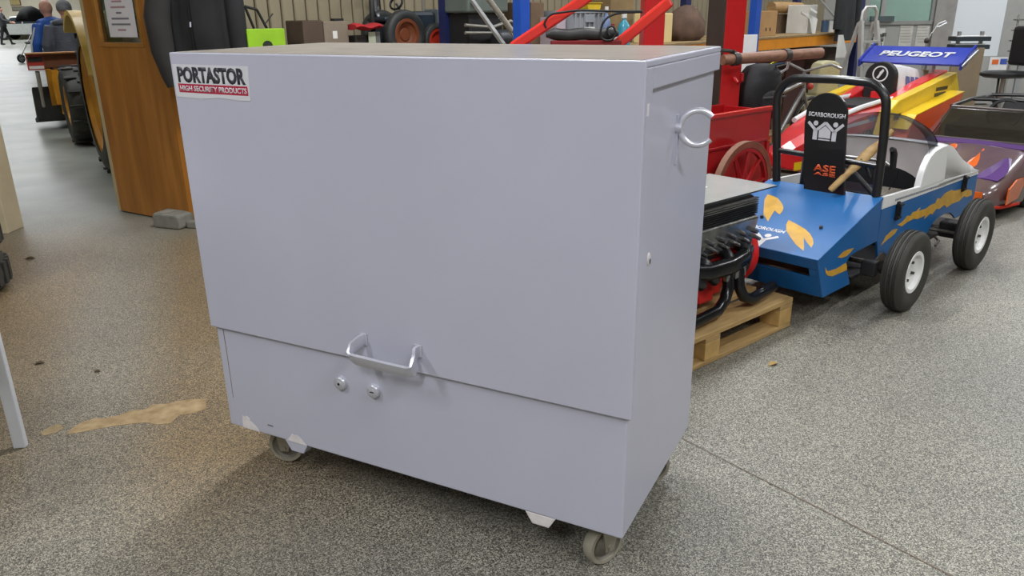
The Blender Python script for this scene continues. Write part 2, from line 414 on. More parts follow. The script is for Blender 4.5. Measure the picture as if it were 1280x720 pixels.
# pull handle: bent flat bar
hp = [(-.085,F0,.566),(-.086,F0-.018,.566),(-.094,F0-.034,.557),(-.098,F0-.044,.540),(-.093,F0-.05,.531),(-.08,F0-.052,.528),(0,F0-.053,.527),(.085,F0-.052,.526),(.098,F0-.05,.529),(.103,F0-.044,.538),(.099,F0-.034,.556),(.091,F0-.018,.565),(.09,F0,.565)]
rings = []
for i, q in enumerate(hp):
    t = (Vector(hp[min(i+1,len(hp)-1)])-Vector(hp[max(i-1,0)])).normalized()
    u = Vector((0,-.35,1)) if 3 < i < 9 else Vector((.0,-.1,1)); u = (u-t*u.dot(t)).normalized(); v_ = t.cross(u); q = Vector(q)
    rings.append([q+u*a+v_*b for a, b in ((.0165,.004),(.0165,-.004),(.007,-.0065),(-.007,-.0065),(-.0165,-.004),(-.0165,.004),(-.007,.005),(.007,.005))])
MB().loft(rings).build('pull_handle', steel, CX, smooth=50, label='satin metal pull handle')
for s in (-.085, .09):
    MB().bb(s-.012, s+.012, F0-.004, F0, .548, .584).build('handle_plate', steel, CX, smooth=None, bevel=.002)
for x in (-.187, -.072):
    Mx = basis((x, -hy, .409), (1,0,0), (0,0,1))
    e = MB().lathe([(0,.012),(.0165,.012),(.0195,.0095),(.0205,.006),(.021,0)], 28, Mx).build('lock', steel, CX, label='round steel keyhole lock')
    MB().lathe([(0,.0135),(.0085,.0135),(.009,.011)], 20, Mx).build('cylinder', steel, e)
    if x < -.1: MB().lathe([(0,.0145),(.004,.0145),(.004,.012)], 14, Mx).build('keyhole', hole_m, e)
    else: MB().bb(x-.006, x+.006, -hy-.0145, -hy-.012, .4075, .4105).build('keyhole', hole_m, e, smooth=None)
chip = pm('bare_primer', 'd3ced0', .6, var=.1, scale=40)
for pl in ([(-.6,.204),(-.592,.201),(-.584,.207),(-.57,.199),(-.574,.193),(-.559,.186),(-.544,.175),(-.536,.1615),(-.604,.1615),(-.603,.185)], [(-.425,.1615),(-.41,.176),(-.4,.19),(-.394,.186),(-.383,.19),(-.366,.182),(-.345,.1615)]):
    MB().prism(pl, 'y', -hy-.0008, -hy).build('paint_chip', chip, CX, smooth=None)
MB().bb(-.497, -.475, -hy-.0006, -hy, .1935, .1985).build('scratch', pm('scratch_grey','6c6d72',.5), CX, smooth=None)
MB().prism([(-.632,.492),(-.629,.492),(-.628,.4),(-.629,.26),(-.6305,.26),(-.63,.4)], 'y', -hy-.0006, -hy).build('scratch', pm('rust_line','77665a',.7), CX, smooth=None)
# side lifting ring
rg = []
cy_, cz_ = -.02, 1.132
for k in range(25):
    a = math.radians(40 + k*280/24); rg.append((hx+.046+.038*math.cos(a), cy_+.012*math.cos(a), cz_+.04*math.sin(a)))
MB().tube(rg, .0075, 10).build('lifting_ring', steel, CX, smooth=60, label='open steel ring on the cabinet side')
ri = MB(); ri.cyl((hx,cy_-.012,cz_),(hx+.014,cy_-.012,cz_),.013,seg=12)
ri.build('ring_bracket', steel, CX, smooth=30); MB().bb(hx, hx+.005, cy_-.018, cy_-.004, cz_-.085, cz_+.03).build('ring_strap', grey_paint, CX, smooth=None)
MB().lathe([(0,.003),(.009,.003),(.011,0)], 12, basis((hx,-.208,.858),(0,1,0),(0,0,1)) @ Matrix.Diagonal((1,1.5,1,1))).build('rivet_hole', chip, CX)
MB().lathe([(0,.004),(.004,.004)], 10, basis((hx,-.206,.853),(0,1,0),(0,0,1)) @ Matrix.Diagonal((1,1.8,1,1))).build('rivet_hole', hole_m, CX)
MB().bb(hx+o_, hx+o_+.0008, -.302, -.292, 1.19, 1.215).build('paint_chip', chip, CX, smooth=None)
# skids under the base
for x in (-.388, .434):
    sk = MB().prism([(x-.045,.16),(x+.043,.16),(x+.024,.127),(x-.024,.127)], 'y', -hy+.001, hy-.001)
    sk.build('skid', grey_paint if x < 0 else chip, CX, smooth=None, bevel=.002)
# castors
rub = pm('grey_castor_rubber', '8f8a7c', .6, var=.15, scale=20); ctr = pm('castor_core', '6e6a60', .6)
for x, y, a in ((-.535,-.20,18), (.575,-.215,62), (-.535,.2,18), (.575,.2,40)):
    Rm = Matrix.Translation((x,y,0)) @ Matrix.Rotation(math.radians(a),4,'Z')
    W_ = Rm @ basis((0,0,.06),(1,0,0),(0,0,1))
    ct = MB().lathe([(.046,-.017),(.056,-.017),(.06,-.01),(.06,.01),(.056,.017),(.046,.017)], 28, W_, closed=True).build('castor', rub, CX, label='grey rubber castor wheel')
    MB().lathe([(.012,-.022),(.02,-.012),(.04,-.006),(.047,-.014),(.047,.014),(.04,.006),(.02,.012),(.012,.022)], 24, W_, closed=True).build('wheel_core', ctr, ct)
    fk = MB()
    for s in (-1,1): fk.prism([(-.014,.048),(.014,.048),(.034,.13),(.03,.148),(-.028,.148),(-.026,.12)], 'y', s*.026-.0025, s*.026+.0025, Rm)
    fk.bb(-.04,.045,-.03,.03,.14,.16,Rm); fk.cyl(Rm@V(0,-.034,.06), Rm@V(0,.034,.06), .008, seg=10)
    fk.build('castor_fork', pm('zinc_plate','9b9689',.4,.6), ct, smooth=30)

# ================================================================== BLUE KART
KTH = math.radians(42.57); KO = Vector((1.349, 3.268, 0)); KW = .604
blue = pm('kart_blue_gloss', '155b97', .42, var=.08, scale=4, coat=.05)
kwhite = pm('kart_white_gelcoat', 'dcdcdc', .3, var=.04, scale=5, coat=.2)
flame = pm('flame_yellow', 'cfa032', .45, var=.15, scale=14, c2='b58a34')
black = pm('satin_black_paint', '17181a', .32, var=.2, coat=.15)
matt_black = pm('matt_black', '131315', .65, var=.2)
tyre_m = pm('tyre_rubber', '34332f', .62, var=.22, scale=12, bump=.05)
rim_white = pm('rim_white', 'dfe0df', .35, var=.04)
silver = pm('silver_vinyl', 'bfc0c4', .4, var=.05)
orange_v = pm('orange_vinyl', 'd2511b', .45, var=.1)
wood_lt = pm('pale_timber', 'b0905a', .55, var=.2, scale=5, stretch=(1,1,9), c2='937343')
grime = pm('oily_steel', '4c4945', .5, .5, var=.35, scale=20)
K = thing('pedal_kart', 'blue and white kart with a black roll bar and yellow flames', 'kart', KO, KTH)
# tail box made of boards
dk = MB()
th = math.atan2(.525-.342, .608); Mdeck = basis((0,0,.342), (math.cos(th),0,math.sin(th)), (0,1,0)); DL = math.hypot(.608,.183)
dk.bb(0, DL, -.004, KW+.004, -.014, 0, Mdeck)
deck = dk.build('tail_deck', blue, K, smooth=None, bevel=.003)
for y0 in (0, KW-.012):
    MB().prism([(.004,.33),(.608,.511),(.62,.30),(.391,.294),(.33,.285),(.30,.26),(.372,.138),(.099,.138)], 'y', y0, y0+.012).build('tail_side', blue, K, smooth=None, bevel=.002)
def tailbar(z0, z1, y0=.012, y1=KW-.012, name='tail_board'):
    f = lambda z: .004 + (.333-z)*.487
    MB().prism([(f(z0),z0),(f(z1),z1),(f(z1)+.014,z1),(f(z0)+.014,z0)], 'y', y0, y1).build(name, blue, K, smooth=None, bevel=.002)
tailbar(.285, .331); tailbar(.138, .24); tailbar(.2405, .2845, .012, .05, 'tail_end_block'); tailbar(.2405, .2845, KW-.05, KW-.012, 'tail_end_block')
MB().bb(.12, .37, .014, KW-.014, .142, .152).build('tail_floor', pm('dusty_plywood','7c6244',.7,var=.3,scale=10), K, smooth=None)
MB().bb(.2, .215, .05, KW-.05, .2, .3).build('tail_bulkhead', pm('dusty_plywood',''), K, smooth=None)
# bolts on the deck
for s, n in ((.246,.117),(.238,.419)):
    p_ = Vector((s, n, .342+.301*s)); MB().cyl(p_, p_+V(-.004,0,.013), .009, .007, 10).build('deck_bolt', grime, K)
# flames and emblem on the deck (thin painted vinyl)
def deck_vinyl(name, pts, m): return MB().prism(pts, 'z', 0, .0012, Mdeck).build(name, m, K, smooth=None)
f1 = [(.456,.521),(.40,.505),(.335,.468),(.269,.429),(.215,.372),(.245,.38),(.29,.392),(.323,.40),(.305,.378),(.294,.357),(.33,.362),(.36,.375),(.384,.393),(.41,.42),(.435,.45),(.45,.485)]
deck_vinyl('flame_decal', [(a*1.044,b) for a,b in f1], flame)
f2 = [(a*1.0-.20, b-.245) for a, b in f1]
f2 = [(.262,.290),(.22,.278),(.17,.248),(.127,.203),(.08,.15),(.044,.091),(.075,.105),(.11,.126),(.145,.146),(.11,.11),(.08,.073),(.115,.082),(.15,.104),(.185,.138),(.215,.18),(.24,.235)]
deck_vinyl('flame_decal', [(a*1.044,b) for a,b in f2], flame)
def emblem(parent, Mx, wd, m, m_in, word, name='emblem'):
    "word over two raised-arm figures flanking a house; wd wide, origin lower left of the figures, y up"
    fit_text('lettering', word, wd, wd*.115, m, parent, Mx @ Matrix.Translation((0, wd*.60, 0)), .0012, bold=.03)
    mb = MB()
    def strip(a, b, c=.075):
        a = Vector((*a,0))*wd; b = Vector((*b,0))*wd; t = (b-a).normalized(); nn = Vector((-t.y,t.x,0))*c*wd/2
        mb.add([a+nn,a-nn,b-nn,b+nn,a+nn+V(0,0,.0012),a-nn+V(0,0,.0012),b-nn+V(0,0,.0012),b+nn+V(0,0,.0012)], [(3,2,1,0),(4,5,6,7),(0,1,5,4),(1,2,6,5),(2,3,7,6),(3,0,4,7)], Mx)
    for s in (0, 1):
        X = (lambda x: x) if s == 0 else (lambda x: 1-x)
        strip((X(.02),.45),(X(.25),.24)); strip((X(.25),.24),(X(.5),.46)); strip((X(.24),.26),(X(.24),0),.12)
        mb.lathe([(0,.0012),(.065*wd,.0012),(.065*wd,0)], 16, Mx @ Matrix.Translation((X(.23)*wd,.43*wd,0)))
    h_ = [(.34,.06),(.66,.06),(.66,.25),(.5,.38),(.34,.25)]
    mb.prism([(a*wd,b*wd) for a,b in h_], 'z', 0, .0012, Mx)
    mb.prism([(a*wd,b*wd) for a,b in [(.34,0),(.66,0),(.66,.03),(.34,.03)]], 'z', 0, .0012, Mx)
    o = mb.build(name, m, parent, smooth=None); o['kind'] = 'stuff'; return o
emblem(K, Mdeck @ basis((.0,.485,.0), (.02,-1,0), (1,.0,0)), .24, kwhite, blue, 'SCARBOROUGH')
# hull sides
for y0, sgn in ((0, 1), (KW-.012, -1)):
    sp = MB().prism([(.62,.46),(.62,.30),(.66,.2),(.62,.138),(.8,.15),(1.1,.176),(1.2,.188),(1.296,.213),(1.34,.25),(1.39,.27),(1.5,.278),(1.60,.268),(1.66,.24),(1.70,.215),(1.9,.23),(1.965,.30),(1.96,.44)], 'y', y0, y0+.012).build('side_panel', blue, K, smooth=None, bevel=.002)
    MB().prism([(.618,.461),(1.96,.441),(1.95,.462),(1.056,.505),(.618,.524)], 'y', y0-.002, y0+.014).build('side_strip', kwhite, K, smooth=None, bevel=.002)
    ys = y0-.0015 if sgn > 0 else y0+.0125
    for pl in ([(.845,.34),(.9,.345),(.96,.368),(1.0,.36),(1.02,.375),(1.07,.372),(1.12,.385),(1.10,.368),(1.2,.362),(1.27,.372),(1.33,.37),(1.35,.395),(1.4,.385),(1.45,.405),(1.55,.41),(1.6,.395),(1.75,.39),(1.8,.372),(1.9,.352),(1.915,.32),(1.82,.322),(1.78,.335),(1.7,.318),(1.6,.322),(1.52,.312),(1.48,.335),(1.4,.325),(1.36,.335),(1.31,.31),(1.28,.322),(1.2,.305),(1.21,.325),(1.1,.322),(1.05,.335),(.97,.332),(.9,.322)],
               [(.67,.266),(.70,.29),(.715,.306),(.76,.318),(.8,.325),(.854,.318),(.83,.3),(.79,.29),(.74,.283)],
               [(.2,.309),(.228,.32),(.258,.327),(.31,.326),(.358,.321),(.33,.307),(.291,.296),(.24,.298)],
               [(.083,.29),(.1,.272),(.12,.262),(.2,.255),(.295,.262),(.31,.242),(.315,.222),(.25,.224),(.167,.226),(.12,.24),(.095,.26)]):
        MB().prism(pl, 'y', ys, ys+.001).build('flame_decal', flame, K, smooth=None)
    yo = y0-.012 if sgn > 0 else y0+.012
    for s in (.80, 1.715):
        l = MB(); l.bb(s-.012,s+.012,yo,yo+.012,.375,.47); l.cyl((s-.018,yo-.004,.39),(s+.018,yo-.004,.39),.009,seg=10); l.cyl((s-.02,yo-.006,.455),(s+.02,yo-.006,.455),.01,seg=10); l.bb(s-.006,s+.006,yo-.012,yo,.39,.455)
        l.build('rubber_latch', matt_black, K, smooth=30)
# small unreadable print line along the near white strip
pl = MB()
random.seed(3); s = .76
while s < 1.42:
    d_ = random.uniform(.008,.02); zc = .4885 - (s-.62)*.03; pl.bb(s, s+d_, -.003, -.002, zc-.006, zc+.005); s += d_+.006
o = pl.build('print_line', pm('print_grey','777b83',.5), K, smooth=None); o['kind'] = 'stuff'
MB().bb(.4, 1.9, .012, KW-.012, .15, .162).build('floor_pan', matt_black, K, smooth=None)
MB().bb(1.0, 1.012, .02, KW-.02, .165, .44).build('inner_bulkhead', matt_black, K, smooth=None)
# bonnet shell
rings = []
prof = [(1.06,.50),(1.075,.565),(1.10,.61),(1.14,.652),(1.2,.674),(1.27,.683),(1.37,.684),(1.46,.672),(1.537,.652),(1.61,.615),(1.668,.584),(1.74,.55),(1.817,.522),(1.9,.494),(1.965,.466)]
for s, zt in [(1.33,.684)]+[q for q in prof if q[0] > 1.34]:
    r = []
    for k in range(21):
        u = -1 + 2*k/20; e = (1-abs(u)**16)**(1/16) if abs(u) < 1 else 0
        z0 = .462
        r.append((s, KW/2 + u*(KW/2+.004), z0 + (zt-z0)*e + (.012*(1-u*u) if s > 1.2 else 0)))
    rings.append(r)
bn = MB()
b = 0
for r in rings: bn.v.extend(Vector(q) for q in r)
nn_ = 21
for i in range(len(rings)-1):
    for j in range(nn_-1): bn.f.append([i*nn_+j, i*nn_+j+1, (i+1)*nn_+j+1, (i+1)*nn_+j])
bon = bn.build('bonnet', kwhite, K, smooth=50)
sd = bon.modifiers.new('solid', 'SOLIDIFY'); sd.thickness = .006; sd.offset = -1
for y0 in (-.004, KW-.030):
    MB().prism([(1.04,.49)]+[q for q in prof if q[0] < 1.4]+[(1.4,.49)], 'y', y0, y0+.034).build('bonnet_cheek', kwhite, K, smooth=40, bevel=.014)
MB().prism([(.03,.44),(KW-.03,.44),(KW-.03,.66),(KW-.06,.683),(.06,.683),(.03,.66)], 'x', 1.338, 1.343).build('dash_panel', pm('dash_white','d2c9c6',.45,var=.05), K, smooth=None)
dk_ = [(KW/2+.22*math.cos(a), .42+.12*math.sin(a)) for a in [PI*k/16 for k in range(17)]]
MB().prism(dk_, 'x', 1.333, 1.3375).build('leg_opening', matt_black, K, smooth=None)
# smoked bubble screen
sm = glassy('smoked_screen', '9a9ca4', .16, .04)
rings = []
for i in range(11):
    a = (PI/2)*i/10*.985; s = 1.16 + .5*math.sin(a); c = math.cos(a)
    rings.append([(s, KW/2 + (.285*c+.0)*math.cos(b_), .655-.07*math.sin(a)**2 + .195*c*math.sin(b_)) for b_ in [PI*k/18 for k in range(19)]])
sc_ = MB()
for r in rings: sc_.v.extend(Vector(q) for q in r)
for i in range(10):
    for j in range(18): sc_.f.append([i*19+j, i*19+j+1, (i+1)*19+j+1, (i+1)*19+j])
so = sc_.build('bubble_screen', sm, K, smooth=70, label='smoked clear bubble windscreen')
# handlebars
hb_ = MB(); hb_.tube([(1.15,.3,.5),(1.05,.3,.60),(1.02,.3,.615)], .009, 8); hb_.tube([(.98,.12,.60),(1.0,.16,.615),(1.02,.22,.62),(1.02,.38,.62),(1.0,.46,.615),(.98,.5,.60)], .009, 10)
hb_.build('handlebar', pm('zinc_tube','8d8d8b',.35,.7), K, smooth=60)
for n in (.12, .5):
    MB().tube([(.985,n,.595),(.98,n,.63),(.972,n,.67),(.955,n,.695),(.935,n,.70)], [.016,.017,.018,.016,.012], 12).build('hand_grip', matt_black, K, smooth=60)
    MB().tube([(.985,n,.6),(1.03,n-.01,.585),(1.06,n,.53),(1.08,n+.04,.46)], .003, 6).build('brake_cable', matt_black, K)
# roll bar
rbp = [(.61,.03,.30),(.61,.032,.5),(.605,.036,.8),(.6,.042,.92)]
for k in range(7):
    a = math.radians(k*15); rbp.append((.6, .155-.112*math.cos(a), .94+.115*math.sin(a)))
rbp += [(.6,.3,1.06)]
for k in range(7):
    a = math.radians(90-k*15); rbp.append((.6, .49+.112*math.cos(a), .94+.115*math.sin(a)))
rbp += [(.602,.598,.9),(.606,.578,.7),(.61,.56,.5),(.61,.56,.30)]
MB().tube(rbp, .021, 14).build('roll_bar', black, K, smooth=60)
MB().tube([(.605,.035,.668),(.605,.57,.685)], .014, 10).build('roll_bar_cross_tube', black, K, smooth=60)
for n, n2 in ((.2,.06),(.42,.545)):
    MB().tube([(.615,n,.655),(.86,n2,.40)], .013, 10).build('roll_bar_brace', pm('grey_tube','77787a',.35,.6), K, smooth=60)
# head board
hb2 = [(.168,.50),(.383,.50),(.40,.62),(.42,.84),(.418,.90)] + [(.313+.105*math.cos(a), .90+.098*math.sin(a)) for a in [PI*k/14 for k in range(1,14)]] + [(.208,.90),(.205,.84),(.185,.62)]
hbd = MB().prism([(a,b) for a,b in hb2], 'x', .566, .582).build('head_board', black, K, smooth=None, bevel=.003)
def hbM(n, z): return basis((.5655, n, z), (0,-1,0), (0,0,1))
emblem(hbd, hbM(.402,.768), .188, silver, black, 'SCARBOROUGH')
fit_text('lettering', 'ASE', .115, .036, orange_v, hbd, hbM(.345,.612), .0012, bold=.03)
fit_text('lettering', 'ASE', .115, .016, orange_v, hbd, hbM(.343,.593), .0012, bold=.03)
MB().bb(.585, .70, .19, .40, .2, .215).build('seat_pan', matt_black, K, smooth=None)
MB().prism([(.62,.2),(.66,.2),(.63,.5),(.6,.5)], 'y', .17, .42).build('seat_back', matt_black, K, smooth=None)
# wheels
def wheel_parts(parent, M_, R_, wd, rr, tyre, rim, grooves=True, bolts=4, names=('wheel','rim')):
    h = wd/2
    pr = [(rr, -h*.62),(rr+.012,-h*.8),(R_*.72,-h),(R_*.86,-h*.98),(R_*.95,-h*.8),(R_*.975,-h*.62)]
    if grooves:
        for g in (-.42,-.0,.42):
            pr += [(R_*.99,h*(g-.16)),(R_*.97,h*(g-.13)),(R_*.97,h*(g-.04)),(R_*1.0,h*g),(R_*.97,h*(g+.04)),(R_*.97,h*(g+.13)),(R_*.99,h*(g+.16))]
        pr.sort(key=lambda q: q[1]) if False else None
    else: pr += [(R_*.995,-h*.3),(R_,0),(R_*.995,h*.3)]
    pr += [(R_*.975,h*.62),(R_*.95,h*.8),(R_*.86,h*.98),(R_*.72,h),(rr+.012,h*.8),(rr,h*.62)]
    w_ = MB().lathe(pr, 40, M_, closed=True).build(names[0], tyre, parent, smooth=45)
    rp = [(.0,-h*.25),(.03,-h*.25),(.034,-h*.05),(rr*.5,-h*.1),(rr*.72,-h*.35),(rr*.86,-h*.4),(rr*.93,-h*.8),(rr+.01,-h*.84),(rr+.012,-h*.76),(rr*.985,-h*.6),(rr*.985,h*.6),(rr+.01,h*.78),(rr*.95,h*.8),(rr*.86,h*.3),(.0,h*.2)]
    MB().lathe(rp, 32, M_).build(names[1], rim, w_, smooth=40)
    for k in range(bolts):
        a = 2*PI*k/bolts+.4; q0 = M_ @ V(rr*.48*math.cos(a), rr*.48*math.sin(a), -h*.08); q1 = M_ @ V(rr*.48*math.cos(a), rr*.48*math.sin(a), -h*.08-.02)
        MB().cyl(q0, q1, .008, .007, 8).build('wheel_nut', grime, w_)
    return w_
for s in (.575, 1.49):
    for n, dr_ in ((-.172, 1), (KW+.172, -1)):
        Mw = Matrix.Translation((s, n, .198)) @ basis((0,0,0), (1,0,0), (0,0,1) if dr_ > 0 else (0,0,-1))
        # local z of the lathe points to -y for the near wheels, so the dished face (-z) needs flipping
        Mw = Mw @ Matrix.Rotation(PI, 4, 'X')
        wheel_parts(K, Mw, .198, .098, .092, tyre_m, rim_white)
    ax = MB(); ax.cyl((s,-.14,.198),(s,KW+.14,.198),.014,seg=10); ax.build('axle', grime, K)
for n in (-.075, KW+.075):
    MB().lathe([(.02,-.002),(.078,-.002),(.078,.002),(.02,.002)], 28, basis((.5,n,.205),(1,0,0),(0,0,1)), closed=True).build('brake_disc', pm('rusty_disc','766a5e',.4,.7,var=.25), K)
    MB().bb(.40,.44,n-.02,n+.05,.185,.26).build('brake_caliper', matt_black, K, smooth=None, bevel=.006)
    MB().lathe([(0,-.03),(.03,-.03),(.034,0),(.03,.03),(0,.03)], 14, basis((.53,n-.01,.205),(1,0,0),(0,0,1))).build('hub', grime, K)
st = MB(); st.tube([(1.42,-.1,.2),(1.4,.3,.21),(1.42,KW+.1,.2)], .01, 8); st.tube([(1.35,-.02,.18),(1.3,-.06,.175),(1.2,-.08,.17)], .007, 6)
st.build('track_rod', grime, K)
for n in (-.06, KW+.06): MB().bb(1.44,1.54,n-.03,n+.06,.16,.25).build('stub_axle', matt_black, K, smooth=None, bevel=.01)
# wooden paddle lever leaning in the kart
ca, sa = math.cos(KTH), math.sin(KTH)
pd = thing('wooden_paddle', 'pale wooden paddle lever leaning beside the black head board', 'paddle', KO, KTH)
p0 = Vector((.523,.225,.535)); p1 = Vector((.72,.045,.828)); dx = (p1-p0)
def pdl(f): return p0 + dx*f
rings = []
for f, a, b_ in ((0,.013,.010),(.03,.017,.012),(.3,.019,.012),(.42,.026,.012),(.62,.03,.012),(.72,.024,.012),(.78,.016,.011),(.95,.015,.011),(1.0,.012,.009)):
    c = pdl(f); t = dx.normalized(); u = Vector((0,-1,0)); u = (u-t*u.dot(t)).normalized(); v_ = t.cross(u)
    rings.append([c+u*a*math.cos(q)+v_*b_*math.sin(q) for q in [2*PI*k/12 for k in range(12)]])
MB().loft(rings).build('blade', wood_lt, pd, smooth=50)
MB().cyl(pdl(.52)+V(-.014,0,0), pdl(.52)+V(.014,0,0), .006, seg=8).build('pivot_bolt', grime, pd)

# ================================================================== PALLET + ENGINE
PTH = math.radians(40); PO = Vector((1.287, 3.333, 0))
pw = pm('pallet_pine', 'b39461', .65, var=.22, scale=6, stretch=(1.2,14,14), c2='9a7d50')
pw2 = pm('pallet_pine_end', 'b9965c', .65, var=.2, scale=16)
PT = thing('pallet', 'pine wood pallet on the floor carrying the black engine', 'pallet', PO, PTH)
for i, (y0, y1) in enumerate(((0,.145),(.19,.29),(.35,.45),(.51,.61),(.655,.8))):
    MB().bb(-1.2, -.004*(i%3), y0, y1, .122, .144).build('deck_board', pw, PT, smooth=None, bevel=.003)
for x in (-1.2,-.65,-.1):
    MB().bb(x, x+.1, 0, .8, .1, .121).build('cross_board', pw, PT, smooth=None, bevel=.003)
    for y in (0,.35,.7): MB().bb(x-.0 if x > -1.15 else x, x+.1 if x < -.2 else x+.1, y, y+.1, .022, .0995).build('block', pw2, PT, smooth=None, bevel=.003)
for y in (0,.35,.7): MB().bb(-1.2, 0, y, y+.1, .001, .0215).build('bottom_board', pw, PT, smooth=None, bevel=.003)
EO = PO + Vector((math.cos(PTH)*-.44-math.sin(PTH)*.40, math.sin(PTH)*-.44+math.cos(PTH)*.40, .1445))
E = thing('engine', 'black and chrome engine with curved exhaust pipes standing on the pallet', 'engine', EO, PTH)
chrome = pm('engine_alloy', '8e8f90', .22, .9, var=.35, scale=25)
eblk = pm('engine_black', '1d1e20', .3, .3, var=.3, scale=14)
ered = pm('engine_red', 'd01f1f', .4, var=.12)
# local: x along the crank, y away from camera, z up from the pallet top
MB().bb(-.30,.28,-.14,.14,.06,.30).build('block', eblk, E, smooth=None, bevel=.02)
MB().prism([(-.1,.0),(.1,.0),(.14,.07),(-.14,.07)], 'x', -.28, .26).build('sump', eblk, E, smooth=None, bevel=.01)
for s in (-1, 1):
    hd = MB().prism([(s*.06,.27),(s*.25,.255),(s*.275,.385),(s*.11,.42)], 'x', -.30, .30).build('cylinder_head', chrome, E, smooth=None, bevel=.01)
    for k in range(8):
        x = -.27+k*.077
        MB().cyl((x,s*.25,.325),(x,s*.29,.318),.012,.010,8).build('head_bolt', chrome, hd); MB().cyl((x+.035,s*.25,.285),(x+.035,s*.284,.278),.010,.008,8).build('head_bolt', chrome, hd)
        MB().cyl((x+.03,s*.17,.395),(x+.03,s*.175,.435),.006,.004,6).build('head_bolt', chrome, hd)
    cv = MB().prism([(s*.10,.40),(s*.225,.36),(s*.255,.40),(s*.235,.47),(s*.12,.485)], 'x', -.32, .31).build('valve_cover', eblk, E, smooth=None, bevel=.012)
    for k in range(8):
        zz = .395+k*.0095; MB().bb(-.31,.30,min(s*.246,s*.262)-.0,max(s*.246,s*.262),zz,zz+.0045).build('fin', chrome if k > 4 else eblk, cv, smooth=None)
MB().bb(-.22,.22,-.09,.09,.36,.46).build('intake', chrome, E, smooth=None, bevel=.02)
for k in range(4): MB().cyl((-.16+k*.107,0,.455),(-.16+k*.107,0,.485),.03,.034,16).build('intake_trumpet', chrome, E)
# near side exhaust: four primaries into two long pipes
for k, x in enumerate((-.24,-.09,.08,.22)):
    MB().tube([(x,-.22,.255),(x,-.27,.25),(x-.02*(k-1.5),-.295,.23),(x*.75,-.30,.19),(x*.6+.02,-.295,.165)], .027, 12).build('primary_pipe', eblk, E, smooth=60)
MB().tube([(-.27,-.27,.245),(-.1,-.3,.215),(.05,-.305,.21),(.16,-.295,.22),(.245,-.265,.245)], [.03,.036,.04,.036,.028], 12).build('manifold', pm('manifold_sheen','26272a',.18,.6,var=.2), E, smooth=60)
MB().tube([(.13,-.30,.19),(.115,-.32,.11),(.135,-.335,.06),(.19,-.34,.036),(.27,-.335,.040),(.375,-.33,.052)], .025, 14).build('exhaust_pipe', pm('manifold_sheen',''), E, smooth=60)
MB().tube([(.05,-.30,.19),(.045,-.315,.12),(.01,-.325,.07),(-.05,-.335,.04),(-.2,-.34,.034),(-.36,-.34,.034)], .025, 14).build('exhaust_pipe', pm('manifold_sheen',''), E, smooth=60)
for x in (.03,.09,.14): MB().bb(x-.014,x+.014,-.325,-.3,.15,.205).build('clamp', chrome, E, smooth=None, bevel=.004)
MB().lathe([(0,-.03),(.15,-.03),(.165,-.015),(.165,.02),(.12,.03),(0,.03)], 32, basis((.335,-.09,.185),(0,1,0),(0,0,1))).build('bell_housing', ered, E, smooth=40, label='bright red round housing')
MB().prism([(-.16,.012),(-.02,.012),(-.02,.16),(-.13,.2),(-.17,.12)], 'x', -.2, .22).build('side_plate', ered, E, smooth=None, bevel=.01)
MB().prism([(-.24,.04),(-.17,.04),(-.17,.2),(-.22,.18)], 'x', -.05, .05).build('mount_bracket', ered, E, smooth=None, bevel=.006)
# clear sheet resting on the covers
cs_ = thing('clear_sheet', 'clear plastic sheet lying flat on top of the engine', 'plastic sheet', EO+V(0,0,.487), PTH)
acr = pm('acrylic_painted_reflection', 'b9bcb8', .2, var=.05); acr.node_tree.nodes['Principled BSDF'].inputs['Alpha'].default_value = .62  # grey base tone stands in for the pale reflection on the clear sheet
MB().bb(-.36, .455, -.25, .12, 0, .006).build('sheet', acr, cs_, smooth=None)
MB().bb(-.36, .455, -.252, -.2502, 0, .006).build('sheet_edge', pm('acrylic_edge','2b2f30',.3), cs_, smooth=None)
MB().bb(.06,.2,-.06,-.02,.0062,.0068).build('paper_strip', pm('paper','dcdcd8',.8), cs_, smooth=None)

# ================================================================== RED HAND CART, COLUMN, POLE
cred = pm('cart_red_gloss', 'a8161a', .28, var=.12, scale=5, coat=.3)
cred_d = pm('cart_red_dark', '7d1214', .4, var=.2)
CTH = math.radians(40.5); CO = Vector((1.72, 5.2, 0))
CT = thing('hand_cart', 'red painted hand cart with red spoked wooden wheel behind the engine', 'cart', CO, CTH)
cl_ = 1.15; cw_ = .36
MB().prism([(0,.30),(0,.77),(-.012,.77),(-.012,.30)], 'x', -cl_, 0, Matrix.Scale(-1,4,(0,1,0))).build('side_board', cred, CT, smooth=None, bevel=.003)
MB().bb(-cl_,0,cw_,cw_+.012,.30,.77).build('side_board', cred, CT, smooth=None, bevel=.003)
MB().bb(-.018,-.0,.0125,cw_-.0005,.30,.76).build('end_board', cred, CT, smooth=None, bevel=.003)
MB().bb(-cl_,-cl_+.018,.0125,cw_-.0005,.30,.76).build('end_board', cred, CT, smooth=None, bevel=.003)
MB().bb(-cl_+.02,-.02,.0125,cw_-.0005,.30,.32).build('floor_board', cred_d, CT, smooth=None)
for z in (.565, .757): MB().bb(-cl_,.0,-.012,-.0005,z,z+.016).build('moulding', cred, CT, smooth=None, bevel=.003)
MB().bb(-.035,0,-.012,-.0005,.31,.56).build('corner_strap', cred, CT, smooth=None, bevel=.003)
MB().bb(-cl_,.0,-.008,.02,.7735,.785).build('rim_rail', pm('worn_red_rail','c03a30',.3,var=.2), CT, smooth=None, bevel=.004)
